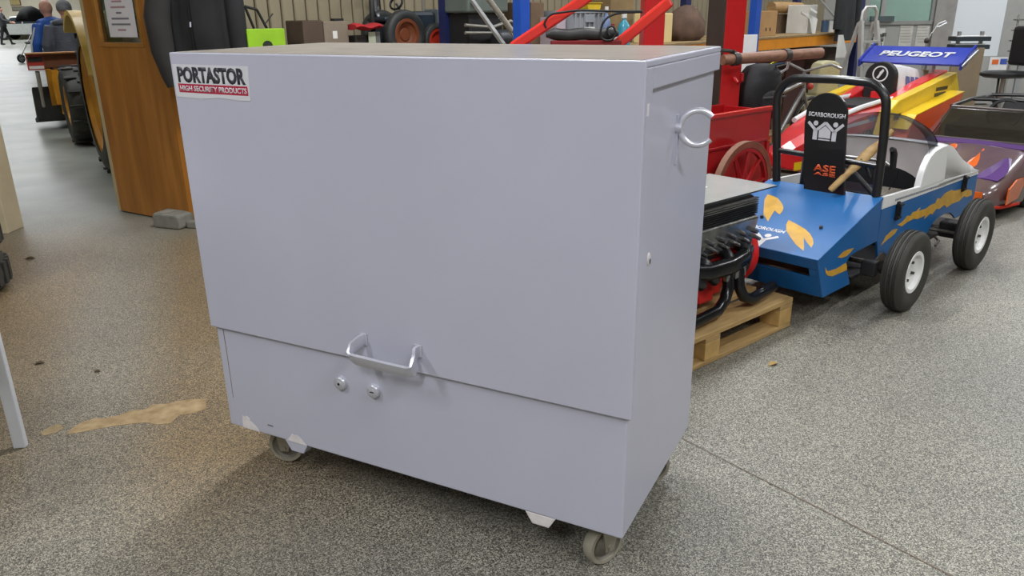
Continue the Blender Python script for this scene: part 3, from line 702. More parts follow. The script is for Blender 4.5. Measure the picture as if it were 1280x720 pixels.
def spoke_wheel(parent, c, R_, ydir):
    Mw = basis(c, (1,0,0), (0,0,1))
    w_ = MB().lathe([(R_-.035,-.018),(R_,-.018),(R_,.018),(R_-.035,.018)], 48, Mw, closed=True).build('wheel', pm('worn_felloe','8a4a38',.5,var=.25,scale=10), parent, smooth=40, label='wooden cart wheel with worn brown rim')
    MB().lathe([(R_,-.02),(R_+.006,-.02),(R_+.006,.02),(R_,.02)], 48, Mw, closed=True).build('iron_tyre', pm('worn_iron','8d6a58',.45,.3), w_, smooth=40)
    MB().lathe([(R_-.06,-.014),(R_-.036,-.014),(R_-.036,.014),(R_-.06,.014)], 48, Mw, closed=True).build('felloe', cred, w_, smooth=40)
    MB().lathe([(0,-.06),(.03,-.06),(.045,-.02),(.05,.02),(.035,.06),(0,.06)], 20, Mw).build('hub', cred, w_)
    for k in range(10):
        a = 2*PI*k/10+.15; p_ = Vector(c)+V(math.cos(a)*.04,0,math.sin(a)*.04); q_ = Vector(c)+V(math.cos(a)*(R_-.055),0,math.sin(a)*(R_-.055))
        MB().tube([p_, q_], [.017,.012], 8).build('spoke', cred, w_)
spoke_wheel(CT, (-.42,-.1,.306), .30, -1); spoke_wheel(CT, (-.42,cw_+.11,.306), .30, 1)
MB().cyl((-.42,-.15,.306),(-.42,cw_+.16,.306),.014,seg=10).build('axle', grime, CT)
for y in (.04,cw_-.03): MB().bb(-cl_-.5,-.05,y-.02,y+.02,.265,.2995).build('chassis_rail', cred_d, CT, smooth=None)
MB().bb(-cl_-.5,-cl_-.46,.02,cw_-.01,.0,.2645).build('prop_stand', cred_d, CT, smooth=None)

rsteel = pm('red_steel_paint', 'b3161a', .35, var=.1, scale=5)
CP = thing('lift_column', 'red steel column with dark brown web behind the red cart', 'column', (1.50, 5.66, 0), math.radians(20))
MB().bb(-.075,.085,-.10,.10,0,2.6).build('post', rsteel, CP, smooth=None, bevel=.004)
MB().bb(-.085,-.0755,-.097,.10,.02,2.6).build('web_plate', pm('dark_brown_plate','3d322d',.5,var=.15), CP, smooth=None)
MB().bb(-.22,.22,-.22,.22,0,.02).build('base_plate', rsteel, CP, smooth=None)
lg = MB(); lg.tube([(.03,-.10,.93),(.03,-.15,.90),(.04,-.17,.92),(.04,-.17,.97)], .014, 8); lg.build('hook_lug', rsteel, CP)
C2 = thing('steel_post', 'narrow red steel post rising behind the cabinet', 'column', (.935, 5.35, 0), .1)
MB().bb(-.068,.068,-.06,.06,0,2.6).build('post', rsteel, C2, smooth=None, bevel=.006)
MB().bb(-.16,.16,-.16,.16,0,.015).build('base_plate', rsteel, C2, smooth=None)
a_ = at(903, 75, Y=5.36); b_ = at(1026, 66, Y=5.75)
PLE = thing('timber_pole', 'round brown timber pole with iron bands held by the red column', 'pole', a_)
dv = b_-a_
MB().tube([(0,0,0), dv*.3, dv*.7, dv], [.034,.037,.037,.036], 16).build('shaft', pm('brown_timber','8b6450',.5,var=.25,scale=4,stretch=(1,12,12),c2='71503f'), PLE, smooth=60)
for f in (.12, .63): MB().cyl(dv*(f-.025), dv*(f+.025), .045, seg=16).build('iron_band', pm('iron_band','4a4542',.45,.5), PLE)
MB().tube([dv*.12+V(0,0,.04), dv*.12+V(-.02,-.02,.05), V(-.01,.15,.06)], .012, 8).build('clamp_hook', grime, PLE)
# black bag with straps hanging from the pole
blk_f = pm('black_nylon', '1c1c1f', .75, var=.35, scale=7, bump=.3)
hp_ = a_ + dv*.63
BG = thing('rucksack', 'black nylon rucksack hanging under the timber pole beside the bicycle', 'bag', (hp_.x-.12, hp_.y+.14, .62), .5)
bgm = MB(); rings = []
for z, wx, wy in ((0,.10,.06),(.02,.15,.09),(.12,.17,.11),(.24,.165,.11),(.33,.14,.10),(.38,.10,.07),(.395,.05,.03)):
    rings.append([(wx*math.copysign(abs(math.cos(t))**.7,math.cos(t))+.01*math.sin(3*t+z*9), wy*math.copysign(abs(math.sin(t))**.7,math.sin(t)), z) for t in [2*PI*k/20 for k in range(20)]])
bgm.loft(rings).build('bag_body', blk_f, BG, smooth=60)
MB().sph((.02,-.1,.13),(.11,.04,.09)).build('front_pocket', blk_f, BG, smooth=60)
MB().bb(-.1,.12,-.148,-.138,.17,.18).build('zip', pm('zip_grey','55565a',.4), BG, smooth=None)
MB().tube([(.1,.02,.37),(.12,-.06,.43),(.15,-.1,.47)], .012, 6, sx=2).build('strap', pm('strap_yellow','b9b83f',.6), BG)
MB().tube([(.08,.02,.37),(.14,-.08,.40),(.165,-.12,.46)], .01, 6, sx=2).build('strap', pm('strap_blue','38506e',.6), BG)
MB().tube([(.12,-.02,.3),(.15,-.1,.36),(.155,-.12,.46)], .008, 6, sx=2).build('strap', pm('strap_white','c9c9cb',.6), BG)

# ================================================================== RACE CAR
RO = Vector((3.59, 7.25, 0)); RTH = math.radians(222.57)
rred = pm('race_red', 'd1262a', .3, var=.06, coat=.3); ryel = pm('race_yellow', 'e2bf1e', .35, var=.05, coat=.2); rora = pm('race_orange', 'e0541b', .35, var=.06, coat=.2)
rwhi = pm('race_white', 'dedfe0', .35, var=.05); rblu = pm('race_wing_blue', '2638a0', .35, var=.08); rblk = pm('race_print', '3a3320', .5)
olive = pm('race_panel_tan', '9f9274', .45, var=.06)
RC = thing('race_car', 'small single-seat race car in red, yellow and white with a blue rear wing', 'race car', RO, RTH)
secs = [(2.32,.05,.30,.39),(2.1,.10,.24,.46),(1.9,.14,.2,.52),(1.5,.19,.15,.585),(1.25,.21,.12,.62),(.6,.23,.12,.645),(-.1,.24,.12,.63),(-.45,.2,.18,.55)]
rings = []
for x, hw, z0, z1 in secs:
    c = min(.05, hw*.5)
    rings.append([(x,-hw,z0),(x,hw,z0),(x,hw,z1-c),(x,hw-c,z1),(x,-hw+c,z1),(x,-hw,z1-c)])
MB().loft(rings).build('hull', rred, RC, smooth=None, bevel=.01)
for s in (1, -1):
    def side(name, poly, y0, y1, m, **k):
        a, b = sorted((s*y0, s*y1)); return MB().prism(poly, 'y', a, b).build(name, m, RC, smooth=None, **k)
    def skin(name, x0, x1, fz0, fz1, m, off=.003):
        "thin panel following the hull side between two stations"
        def hw(x):
            for (xa,ha,_,_),(xb,hb_,_,_) in zip(secs, secs[1:]):
                if xb <= x <= xa: return hb_+(ha-hb_)*(x-xb)/(xa-xb)
        rr = []
        for i in range(9):
            x = x0+(x1-x0)*i/8; h = hw(x)*s; o2 = off*s
            rr.append([(x,h+o2*.2,fz0(x)),(x,h+o2,fz0(x)),(x,h+o2,fz1(x)),(x,h+o2*.2,fz1(x))])
        return MB().loft(rr).build(name, m, RC, smooth=None)
    skin('white_flash', 1.5, .7, lambda x: .50+.04*(1.5-x), lambda x: .525+.05*(1.5-x), rwhi)
    skin('yellow_flash', 2.1, 1.1, lambda x: .24, lambda x: .30+.01*(2.1-x), ryel)
    skin('sponsor_panel', 1.62, .8, lambda x: .30+.02*(1.6-x), lambda x: .40+.1*(1.6-x), olive)
    skin('badge', 1.95, 1.8, lambda x: .36, lambda x: .42, pm('badge_blue','4a66a8',.4))
    skin('badge', 1.18, 1.05, lambda x: .52, lambda x: .56, pm('badge_blue',''))
    side('side_pod', [(1.15,.42),(1.08,.60),(.92,.675),(-.26,.825),(-.40,.66),(.4,.47),(1.1,.3)], .245, .33, ryel, bevel=.01)
    side('pod_fairing', [(.75,.665),(.3,.76),(-.28,.84),(-.3,.70),(.7,.60)], .14, .244, rred, bevel=.01)
    side('lower_pod', [(1.0,.36),(.85,.56),(-.15,.668),(-.1,.60),(.35,.47),(.9,.24)], .331, .45, rora, bevel=.01)
    side('pod_lip', [(.98,.46),(.85,.565),(-.15,.675),(-.15,.669),(.85,.559)], .331, .452, ryel)
    if s > 0:
        fit_text('lettering', 'EXPR', .42, .095, rblk, RC, basis((1.45,.2085,.345),(-1,.045,.07),(0,0,1)), .003, bold=.0, shear=.2)
        pr = MB()
        for k in range(3): pr.bb(-.02-.03*k, .22-.02*k, .331, .333, .60+.045*k, .63+.045*k)
        o = pr.build('print_block', rblk, RC, smooth=None); o['kind'] = 'stuff'
        MB().bb(.86,.99,.331,.333,.52,.57).build('print_block', rblk, RC, smooth=None)
dkp = MB().bb(.62,1.22,-.15,.15,.6,.65).build('cockpit', matt_black, RC, smooth=None, bevel=.02)
MB().tube([(1.75,-.12,.56),(1.25,-.17,.635),(.95,-.18,.655),(.6,-.18,.66)], .02, 8).build('cockpit_rim', rwhi, RC); MB().tube([(1.75,.12,.56),(1.25,.17,.635),(.95,.18,.655),(.6,.18,.66)], .02, 8).build('cockpit_rim', rwhi, RC)
hr = MB().prism([(-.13,.62),(.13,.62),(.13,.82)]+[(.13*math.cos(a),.82+.125*math.sin(a)) for a in [PI*k/12 for k in range(1,12)]]+[(-.13,.82)], 'x', .5, .57).build('headrest', matt_black, RC, smooth=None, bevel=.01)
MB().lathe([(.055,0),(.066,0),(.066,.003),(.055,.003)], 28, basis((.57,0,.845),(0,1,0),(0,0,1)), closed=True).build('round_badge', rwhi, hr)
MB().prism([(-.03,.81),(-.012,.805),(.03,.87),(.02,.885),(-.005,.86),(-.01,.84)], 'x', .57, .573).build('badge_mark', rwhi, hr, smooth=None)
MB().prism([(-.05,.63),(.05,.63),(.05,.70),(-.05,.70)], 'x', .571, .60).build('head_pad', rred, hr, smooth=None, bevel=.01)
ecr = []
for x, hw, zt in ((.499,.125,.925),(.2,.135,.90),(-.1,.13,.86),(-.35,.10,.80)):
    ecr.append([(x,-hw-.02,.6),(x,-hw,zt-.1),(x,-hw*.7,zt-.02),(x,0,zt),(x,hw*.7,zt-.02),(x,hw,zt-.1),(x,hw+.02,.6)])
MB().loft(ecr).build('engine_cover', rwhi, RC, smooth=40)
pr = MB()
for k in range(3): pr.add([(.36-.1*k,.134,.82-.01*k),(.29-.1*k,.137,.81-.01*k),(.27-.1*k,.149,.73),(.35-.1*k,.146,.74)], [(0,1,2,3)])
o = pr.build('signature', pm('pen_blue','5c6fa8',.5), RC, smooth=None); o['kind'] = 'stuff'
MB().bb(-.2,-.13,-.16,.16,.6,.84).build('cover_band', pm('cardboard_tan','a98a5f',.7), RC, smooth=None)
MB().bb(-.45,-.15,-.12,.22,.55,.74).build('gearbox', ryel, RC, smooth=None, bevel=.01)
# wing
wg = []
for y in (-.43,.43):
    wg.append([(0,y,.89),(.01,y,.905),(-.1,y,.965),(-.25,y,1.035),(-.25,y,1.025),(-.1,y,.945)])
wing = MB().loft(wg).build('rear_wing', rblu, RC, smooth=None)
for y in (-.44,.44):
    MB().prism([(.02,.86),(.03,.92),(-.1,.99),(-.27,1.06),(-.28,1.0),(-.1,.9)], 'y', y-.008, y+.008).build('end_plate', rblu, wing, smooth=None)
MB().cyl((.01,.44,.885),(-.27,.46,1.01),.016,seg=10).build('end_rail', alu, wing)
fit_text('lettering', 'PEUGEOT', .64, .085, rwhi, wing, basis((-.075,-.31,.9565),(0,1,0),(-.14,0,.074)), .003, bold=.03, shear=.15)
for y in (-.15,.15): MB().bb(-.2,-.12,y-.012,y+.012,.6,.955).build('wing_strut', alu, RC, smooth=None)
for x, y, r_ in ((1.98,.34,.2),(1.98,-.34,.2),(-.1,.55,.24),(-.1,-.52,.24)):
    Mw = basis((x,y,r_),(1,0,0),(0,0,1)) @ (Matrix.Identity(4) if y < 0 else Matrix.Rotation(PI,4,'X'))
    w_ = wheel_parts(RC, Mw, r_, .14, r_*.52, tyre_m, rim_white, grooves=False, bolts=0)
    if x > 1: MB().lathe([(r_*.66,-.0715),(r_*.76,-.0725),(r_*.76,-.0705),(r_*.66,-.0695)], 36, Mw, closed=True).build('white_wall', rwhi, w_)
    MB().cyl((x,0,r_),(x,y,r_),.012,seg=8).build('suspension_arm', grime, RC)

# ================================================================== PURPLE CAR
UO = Vector((3.3, 5.1, 0)); UTH = math.radians(42.57)
ubr = pm('flip_bronze', '6a584c', .22, var=.12, scale=3, coat=.6, c2='5a4552'); upu = pm('flip_purple', '5b3d78', .22, var=.15, scale=3, coat=.6); uor = pm('flame_orange', 'd4601c', .28, var=.1, coat=.5); ured = pm('lip_red', 'b8301f', .35)
UC = thing('sports_car', 'low bronze and purple sports car with orange flames behind the kart', 'car', UO, UTH)
rings = []
for a, b0, b1, z0, z1 in ((.02,.12,.62,.09,.19),(.08,.05,.68,.075,.245),(.2,.02,.71,.07,.30),(.38,.0,.73,.07,.39),(.54,0,.74,.07,.445),(.9,-.01,.75,.07,.47),(1.9,-.01,.75,.07,.5),(2.1,.04,.70,.12,.48)):
    c = .05
    rings.append([(a,b0,z0),(a,b0-.01,z0+.04),(a,b0,z1-c*.9),(a,b0+.02,z1-c*.35),(a,b0+.08,z1),(a,(b0+b1)/2,z1+.012),(a,b1-.08,z1),(a,b1-.02,z1-c*.35),(a,b1,z1-c*.9),(a,b1+.01,z0+.04),(a,b1,z0)])
MB().loft(rings).build('body', ubr, UC, smooth=35)
def hoodz(a):
    st_ = ((.02,.19),(.08,.245),(.2,.30),(.38,.39),(.54,.445),(.9,.47))
    for (a0,z0),(a1,z1) in zip(st_, st_[1:]):
        if a0 <= a <= a1: return z0+(z1-z0)*(a-a0)/(a1-a0)
    return .47
def hood_decal(name, rows, m):
    "rows of (a, b_left, b_right) laid on the hood"
    mb = MB(); rr = []
    for a, l, r in rows:
        rr.append([(a,l,hoodz(a)+.004),(a,(l+r)/2,hoodz(a)+.013),(a,r,hoodz(a)+.004),(a,r,hoodz(a)+.001),(a,l,hoodz(a)+.001)])
    return mb.loft(rr).build(name, m, UC, smooth=None)
hood_decal('flame', [(.2,.5,.6),(.28,.46,.6),(.38,.45,.56),(.45,.47,.53)], uor)
hood_decal('flame', [(.1,.28,.45),(.2,.24,.42),(.3,.25,.36),(.42,.28,.31)], uor)
hood_decal('purple_band', [(.475,.03,.72),(.5,.03,.72),(.535,.03,.72)], upu)
hood_decal('purple_band', [(.1,.08,.26),(.16,.06,.22),(.24,.06,.18),(.34,.08,.13)], upu)
MB().loft([[(.015,.13,.10),(.015,.13,.185),(.0,.13,.185),(.0,.13,.10)],[(.015,.33,.10),(.015,.33,.185),(.0,.33,.185),(.0,.33,.10)]]).build('front_panel', uor, UC, smooth=None)
hl = MB(); hl.prism([(.06,.11),(.06,.22),(.2,.265),(.34,.26),(.38,.2),(.3,.12)], 'y', -.012, -.002); hl.build('side_panel', uor, UC, smooth=None, bevel=.003)
MB().tube([(.3,-.02,.085),(.1,.03,.08),(.0,.12,.085),(-.005,.37,.09),(.0,.62,.085),(.1,.7,.08)], .012, 8).build('lip', ured, UC)
ar = [(.62+.17*math.cos(a), .2+.19*math.sin(a)) for a in [PI*k/10 for k in range(11)]]
MB().tube([(x,-.02,z) for x, z in ar], .012, 8).build('wheel_arch', ured, UC)
for b_2, fl_ in ((.045,1),(.695,-1)):
    for a in (.62, 1.65):
        Mw = basis((a,b_2,.165),(1,0,0),(0,0,1)) @ Matrix.Rotation(PI if fl_ > 0 else 0,4,'X')
        wheel_parts(UC, Mw, .165, .12, .085, tyre_m, grime, grooves=False, bolts=0)
fr = MB()
def Wp(b_, f): return (.55+.25*f, b_+(.03 if b_ < .3 else -.03)*f, .448+.205*f)
fr.tube([Wp(.03,0),Wp(.03,1),Wp(.71,1),Wp(.71,0),Wp(.03,0)], .013, 8); fr.build('screen_frame', pm('frame_bronze','5b5350',.3,.4), UC)
MB().add([Wp(.04,0),Wp(.7,0),Wp(.7,1),Wp(.04,1)], [(0,1,2,3)]).build('windscreen', glassy('tinted_screen','6a6d60',.25,.06), UC, smooth=None)
MB().bb(.72,1.75,.06,.68,.45,.525).build('cockpit_tub', matt_black, UC, smooth=None, bevel=.01)
for b_2 in (.06,.68): MB().tube([(.8,b_2,.655),(1.2,b_2,.675),(1.7,b_2,.66),(1.95,b_2,.5)], .016, 8).build('cage_rail', black, UC)
for a in (1.25,1.7): MB().tube([(a,.06,.67),(a,.37,.685),(a,.68,.67)], .014, 8).build('cage_rail', black, UC)
MB().prism([(1.3,.5),(1.42,.5),(1.5,.66),(1.42,.66)], 'y', .2, .5).build('seat', blk_f, UC, smooth=None, bevel=.02)
MB().lathe([(.10,-.01),(.12,-.01),(.12,.01),(.10,.01)], 24, basis((1.0,.37,.6),(0,1,0),(.4,0,1)), closed=True).build('steering_wheel', matt_black, UC)

# ================================================================== SMALL THINGS ON THE FLOOR
def leaf(pxy, label, m, r_, tilt):
    p_ = at(*pxy, z=0); t = thing('dry_leaf', label, 'leaf', (p_.x,p_.y,0), tilt)
    mb = MB(); pts = [(-1,0),(-.6,.45),(0,.55),(.5,.35),(1,.05),(.5,-.3),(-.1,-.5),(-.6,-.3)]
    mb.add([(x*r_,y*r_,.002+.7*r_*abs(y)) for x,y in pts]+[(0,0,.001),(0,0,.003)], [(i,(i+1)%8,8) for i in range(8)]); mb.build('leaf_blade', m, t, smooth=None)
    MB().tube([(-r_*1.4,0,.004),(-r_*.8,0,.002),(r_*.6,0,.004)], .0012, 5).build('leaf_stem', m, t)
lf = pm('dry_leaf_ochre','a58a55',.8,var=.2); lfd = pm('dry_leaf_dark','4f3d24',.8,var=.2)
leaf((967,456), 'pale ochre dry leaf on the floor in front of the pallet', lf, .027, .5)
leaf((50,455), 'dark leaf scrap on the floor above the ochre worn patch, left one', lfd, .02, .2)
leaf((122,465), 'dark leaf scrap on the floor above the ochre worn patch, right one', lfd, .015, -.3)
leaf((38,324), 'dark scrap on the floor beside the stacked tyres', lfd, .03, .1)

# ================================================================== PALLET RACK
D45 = Vector((.70711, .70711, 0)); N45 = Vector((-.70711, .70711, 0)); A45 = math.radians(45)
RK0 = Vector((.085, 5.465, 0))                      # front line of the rack, left upright
rblue = pm('rack_blue', '1f4fae', .4, var=.08); rnavy = pm('rack_navy', '1d2550', .45, var=.1); rorg = pm('rack_orange', 'd98a1c', .4, var=.08)
board = pm('chipboard', '8d7650', .75, var=.2, scale=22)
RK = thing('pallet_rack', 'blue and orange pallet racking along the back of the workshop', 'rack', RK0, A45)
RD = .76; BAY = (0, 3.13, 5.52)
for i, x in enumerate(BAY):
    for y in (0, RD):
        u = MB(); u.bb(x-.045, x+.045, y-.035, y-.025, 0, 2.8); u.bb(x-.045, x-.037, y-.025, y+.035, 0, 2.8); u.bb(x+.037, x+.045, y-.025, y+.035, 0, 2.8)
        u.build('upright', (rblue if y == 0 and i < 2 else rnavy), RK, smooth=None)
        MB().bb(x-.07, x+.07, y-.06, y+.06, 0, .008).build('foot_plate', rnavy, RK, smooth=None)
    for k in range(3): MB().bar((x, .04, .25+k*.8), (x, RD-.04, .25+(k+.8)*.8), .03, .02).build('frame_brace', alu, RK, smooth=None)
SH = 1.12
for (xa, xb) in ((BAY[0], BAY[1]), (BAY[1], BAY[2])):
    for z in (SH, .16):
        for y in (0, RD):
            MB().bb(xa+.046, xb-.046, y-.025, y+.025, z-.12, z-.018).build('beam', rorg, RK, smooth=None, bevel=.004)
        MB().bb(xa+.046, xb-.046, -.03, RD+.03, z-.0175, z).build('shelf_board', board, RK, smooth=None)
def rk(px, back, z=SH):
    "ground spot on the rack under a photo column, a given distance behind its front line"
    q = onplane(px, 60, RK0 + N45*back, D45); return Vector((q.x, q.y, z))
def rkz(px, py, back):
    return onplane(px, py, RK0 + N45*back, D45).z
cardb = pm('cardboard', 'ab8656', .75, var=.12, scale=7); cardd = pm('cardboard_dark', '6f5a44', .8, var=.15, scale=6)
def carton(px0, px1, pytop, back, m, label, rz=A45, depth=.3, plane=rk, planez=rkz, group=None, z=None, flaps=True, extra=None):
    a = plane(px0, back); b = plane(px1, back); w_ = (b-a).length; c = (a+b)/2; zt = planez((px0+px1)/2, pytop, back)
    if z is not None: c.z = z
    t = thing('carton', label, 'box', (c.x, c.y, c.z), rz, group); h = max(.05, zt - c.z)
    MB().bb(-w_/2, w_/2, 0, depth, 0, h).build('box_body', m, t, smooth=None, bevel=.004)
    if flaps:
        MB().bb(-w_/2+.004, w_/2-.004, .004, depth/2-.003, h, h+.003).build('flap', m, t, smooth=None); MB().bb(-w_/2+.004, w_/2-.004, depth/2+.003, depth-.004, h, h+.003).build('flap', m, t, smooth=None)
    return t, w_, h
# right bay, shelf level
t, w_, h = carton(946, 968, 14, .1, cardb, 'tall tan cardboard carton on the orange rack beam', depth=.28)
for x, z in ((-.03, .05), (.05, .05)): MB().bb(x-.008, x+.008, -.003, 0, z, z+.03).build('hand_hole', hole_m, t, smooth=None)
def rolled(name, px0, py0, px1, py1, back, r_, m, label, cat):
    a = onplane(px0, py0, RK0+N45*back, D45); b = onplane(px1, py1, RK0+N45*back, D45)
    t = thing(name, label, cat, a); d_ = b-a
    MB().tube([(0,0,0), d_*.5, d_], [r_*.92, r_, r_*.95], 14).build('roll', m, t, smooth=60); return t, d_
t, d_ = rolled('parcel_roll', 964, 9, 1000, 10, .42, .06, pm('kraft_paper','a07f52',.7,var=.2,scale=10,stretch=(1,1,6)), 'brown paper roll on top of the stacked boxes on the rack', 'paper roll')
MB().lathe([(.02,0),(.055,0),(.055,.002),(.02,.002)], 16, basis(d_+d_.normalized()*.001, V(0,0,1), d_.normalized().cross(V(0,0,1))), closed=True).build('roll_end', cardb, t)
carton(969, 1001, 18, .42, cardd, 'dark brown carton under the paper roll on the rack', depth=.3)
q = rk(1011, .12); wbx = thing('document_box', 'white box with papers spilling over the orange beam', 'box', q, A45)
zt = rkz(1011, 6, .12)-q.z
MB().bb(-.09,.11,0,.24,0,zt).build('box_body', pm('white_card','d5d5d0',.7,var=.05), wbx, smooth=None, bevel=.004)
MB().add([(-.32,-.02,zt*.78),(-.05,-.03,zt*.62),(0,-.06,zt*.5),(-.03,-.065,.0),(-.08,-.06,-.02),(-.12,-.03,zt*.5),(-.3,-.01,zt*.68)], [(0,1,5,6),(1,2,3,4),(1,4,5)]).build('loose_paper', pm('white_card',''), wbx, smooth=None).modifiers.new('s','SOLIDIFY').thickness = .002
MB().add([(-.12,-.03,zt*.9),(.02,-.04,zt*.75),(.0,-.05,zt*.68),(-.14,-.04,zt*.82)], [(0,1,2,3)]).build('loose_paper', pm('white_card',''), wbx, smooth=None).modifiers.new('s','SOLIDIFY').thickness = .002
MB().bb(.115,.13,0,.2,0,zt*.6).build('folder', pm('folder_mauve','b9b3c4',.6), wbx, smooth=None)
def pot(px, back, r_, h, m, ml, label, name='paint_tin', cat='tin'):
    q = rk(px, back); t = thing(name, label, cat, q)
    MB().lathe([(0,0),(r_,0),(r_,h),(r_*.9,h),(0,h)], 20, None).build('tin_body', m, t); MB().lathe([(0,h),(r_*.95,h),(r_*.97,h+.012),(0,h+.012)], 20).build('lid', ml, t)
pot(1028, .15, .04, .12, pm('tin_blue','49617c',.4), alu, 'small blue tin beside the white document box on the rack'); pot(1035, .12, .035, .12, pm('white_card',''), alu, 'small white tin beside the blue tin on the rack')
# dark garments hung at the end of the rack
gq = rk(1052, -.12, 1.04); gt = thing('work_coat', 'dark grey work coat hanging on the rack end above the stepladder', 'coat', gq, A45)
rings = []
for z, wx, wy, ph in ((0,.2,.05,0),(.15,.2,.055,.4),(.4,.17,.05,.8),(.6,.15,.05,1.2),(.72,.06,.035,1.5)):
    rings.append([(wx*math.cos(t_)+.012*math.sin(5*t_+ph), wy*math.sin(t_)+.012*math.cos(4*t_+ph), z) for t_ in [2*PI*k/22 for k in range(22)]])
MB().loft(rings).build('coat_body', pm('charcoal_cloth','26282a',.9,var=.35,scale=6,bump=.3), gt, smooth=60)
for s in (-1,1): MB().tube([(s*.13,0,.62),(s*.2,-.02,.4),(s*.22,-.02,.12)], [.05,.055,.045], 12).build('sleeve', pm('charcoal_cloth',''), gt, smooth=60)
# white board leaning against the rack
wq = rk(936, -.14, 0); wt = thing('white_board', 'tall white board with dark lettering leaning against the racking', 'board', (wq.x, wq.y, 0), math.radians(30))
MB().bb(-.13,.1,0,.02,0,1.16).build('panel', pm('board_white','e4e6e8',.4,var=.03), wt, smooth=None, bevel=.003)
MB().tube([(.11,-.004,1.0),(.09,-.004,.97),(.115,-.004,.95)], .006, 6).build('glyph', hole_m, wt)
# left bay, shelf level: crate, bottles, bags
q0 = rk(716, .2); q1 = rk(753, .2); w_ = (q1-q0).length; c = (q0+q1)/2
cr = thing('storage_crate', 'grey ribbed plastic crate with white card on the rack', 'crate', c, A45)
gpl = pm('grey_plastic','8d9298',.45,var=.06); h = rkz(735,13,.2)-SH
cb = MB(); cb.bb(-w_/2,w_/2,0,.012,0,h); cb.bb(-w_/2,w_/2,.288,.3,0,h); cb.bb(-w_/2,-w_/2+.012,.0121,.2879,0,h); cb.bb(w_/2-.012,w_/2,.0121,.2879,0,h); cb.bb(-w_/2+.013,w_/2-.013,.013,.287,.0,.012)
cb.build('crate_shell', gpl, cr, smooth=None)
for k in range(7): MB().bb(-w_/2+.01+k*(w_-.032)/6, -w_/2+.022+k*(w_-.032)/6, -.012, -.0005, .02, h-.02).build('rib', gpl, cr, smooth=None)
MB().bb(-w_/2-.012,w_/2+.012,-.014,-.0005,h-.018,h).build('rim', gpl, cr, smooth=None)
MB().bb(-.06,.06,-.0145,-.0125,h*.25,h*.55).build('label_card', pm('white_card',''), cr, smooth=None); MB().bb(-.055,.055,-.016,-.0145,h*.68,h*.9).build('label_card', gpl, cr, smooth=None)
def bottle(px, back, h, r_, m, mc, label):
    q = rk(px, back); t = thing('spray_bottle', label, 'bottle', q)
    MB().lathe([(0,0),(r_,0),(r_,h*.55),(r_*.8,h*.68),(r_*.32,h*.8),(r_*.32,h*.86),(0,h*.86)], 20).build('bottle_body', m, t, smooth=40)
    MB().lathe([(0,h*.86),(r_*.42,h*.86),(r_*.42,h),(0,h)], 16).build('cap', mc, t)
bottle(779, .12, rkz(779,17,.12)-SH, .05, pm('teal_liquid','3a8ba0',.25,var=.08), pm('white_card',''), 'teal bottle with white cap on the rack behind the red arm')
bottle(757, .1, rkz(757,8,.1)-SH, .035, pm('clear_blue','6b7fa3',.3,var=.1), pm('white_card',''), 'slim grey-blue bottle with white cap beside the crate')
bottle(765, .3, .16, .045, pm('opaque_white','cfcfd2',.4), pm('red_cap','9a3030',.4), 'squat white bottle behind the slim bottle on the rack')
yq = rk(737, .3, SH+h+.001); yt = thing('yellow_tray', 'small yellow tray on top of the grey crate', 'tray', yq, A45)
MB().prism([(-.07,0),(.07,0),(.09,.05),(-.09,.05)], 'y', -.04, .08).build('tray_body', pm('tray_yellow','d1b022',.45), yt, smooth=None, bevel=.004); MB().bb(-.095,.095,-.045,.085,.0505,.056).build('tray_rim', pm('tray_yellow',''), yt, smooth=None)
carton(696, 707, 22, .25, pm('lilac_card','b6a9b4',.6), 'small lilac box left of the grey crate', depth=.2)
carton(822, 839, 17, .12, pm('cream_card','d9c48c',.6,var=.04), 'cream cardboard box beside the narrow red post', depth=.25)
q = rk(856, .25); bt = thing('cloth_sack', 'crumpled brown cloth sack on the rack shelf', 'sack', q, A45)
h = rkz(856, 7, .25)-SH; rings = []
random.seed(5)
for z, r_ in ((0,.15),(.15*h,.19),(.5*h,.19),(.8*h,.15),(.95*h,.09),(h,.03)):
    rings.append([((r_+random.uniform(-.018,.018))*math.cos(t_), (r_*.8+random.uniform(-.015,.015))*math.sin(t_), z+random.uniform(-.008,.008)*(z>0)) for t_ in [2*PI*k/18 for k in range(18)]])
MB().loft(rings).build('sack_body', pm('sack_brown','5f4a3d',.85,var=.35,scale=9,bump=.4), bt, smooth=60); MB().tube([(-.05,0,h*.93),(0,-.09,h*.92),(.05,0,h*.94)], .01, 6).build('tie_cord', pm('sack_tie','8a7868',.7), bt)
carton(664, 680, 3, .42, cardd, 'dark carton behind the sloping red arm on the rack', depth=.3); carton(762, 790, -14, .44, pm('wood_crate','7d6845',.7,var=.2), 'tall brown carton behind the bottles on the rack', depth=.3)
# lower level clutter under the right bay
for px0, px1, zt, back, m, lab in ((945,975,.88,.15,pm('dark_crate','232226',.7),'black crate on the bottom level of the rack'),(986,1008,.84,.2,pm('maroon_box','4a2a26',.6,var=.2),'maroon box on the bottom level of the rack'),(1020,1046,.95,.12,pm('mixed_brown','463830',.7,var=.3,scale=18),'tall brown stack box at the end of the bottom rack level')):
    carton(px0, px1, 0, back, m, lab, z=.161, planez=lambda a, b, c, zt=zt: zt)
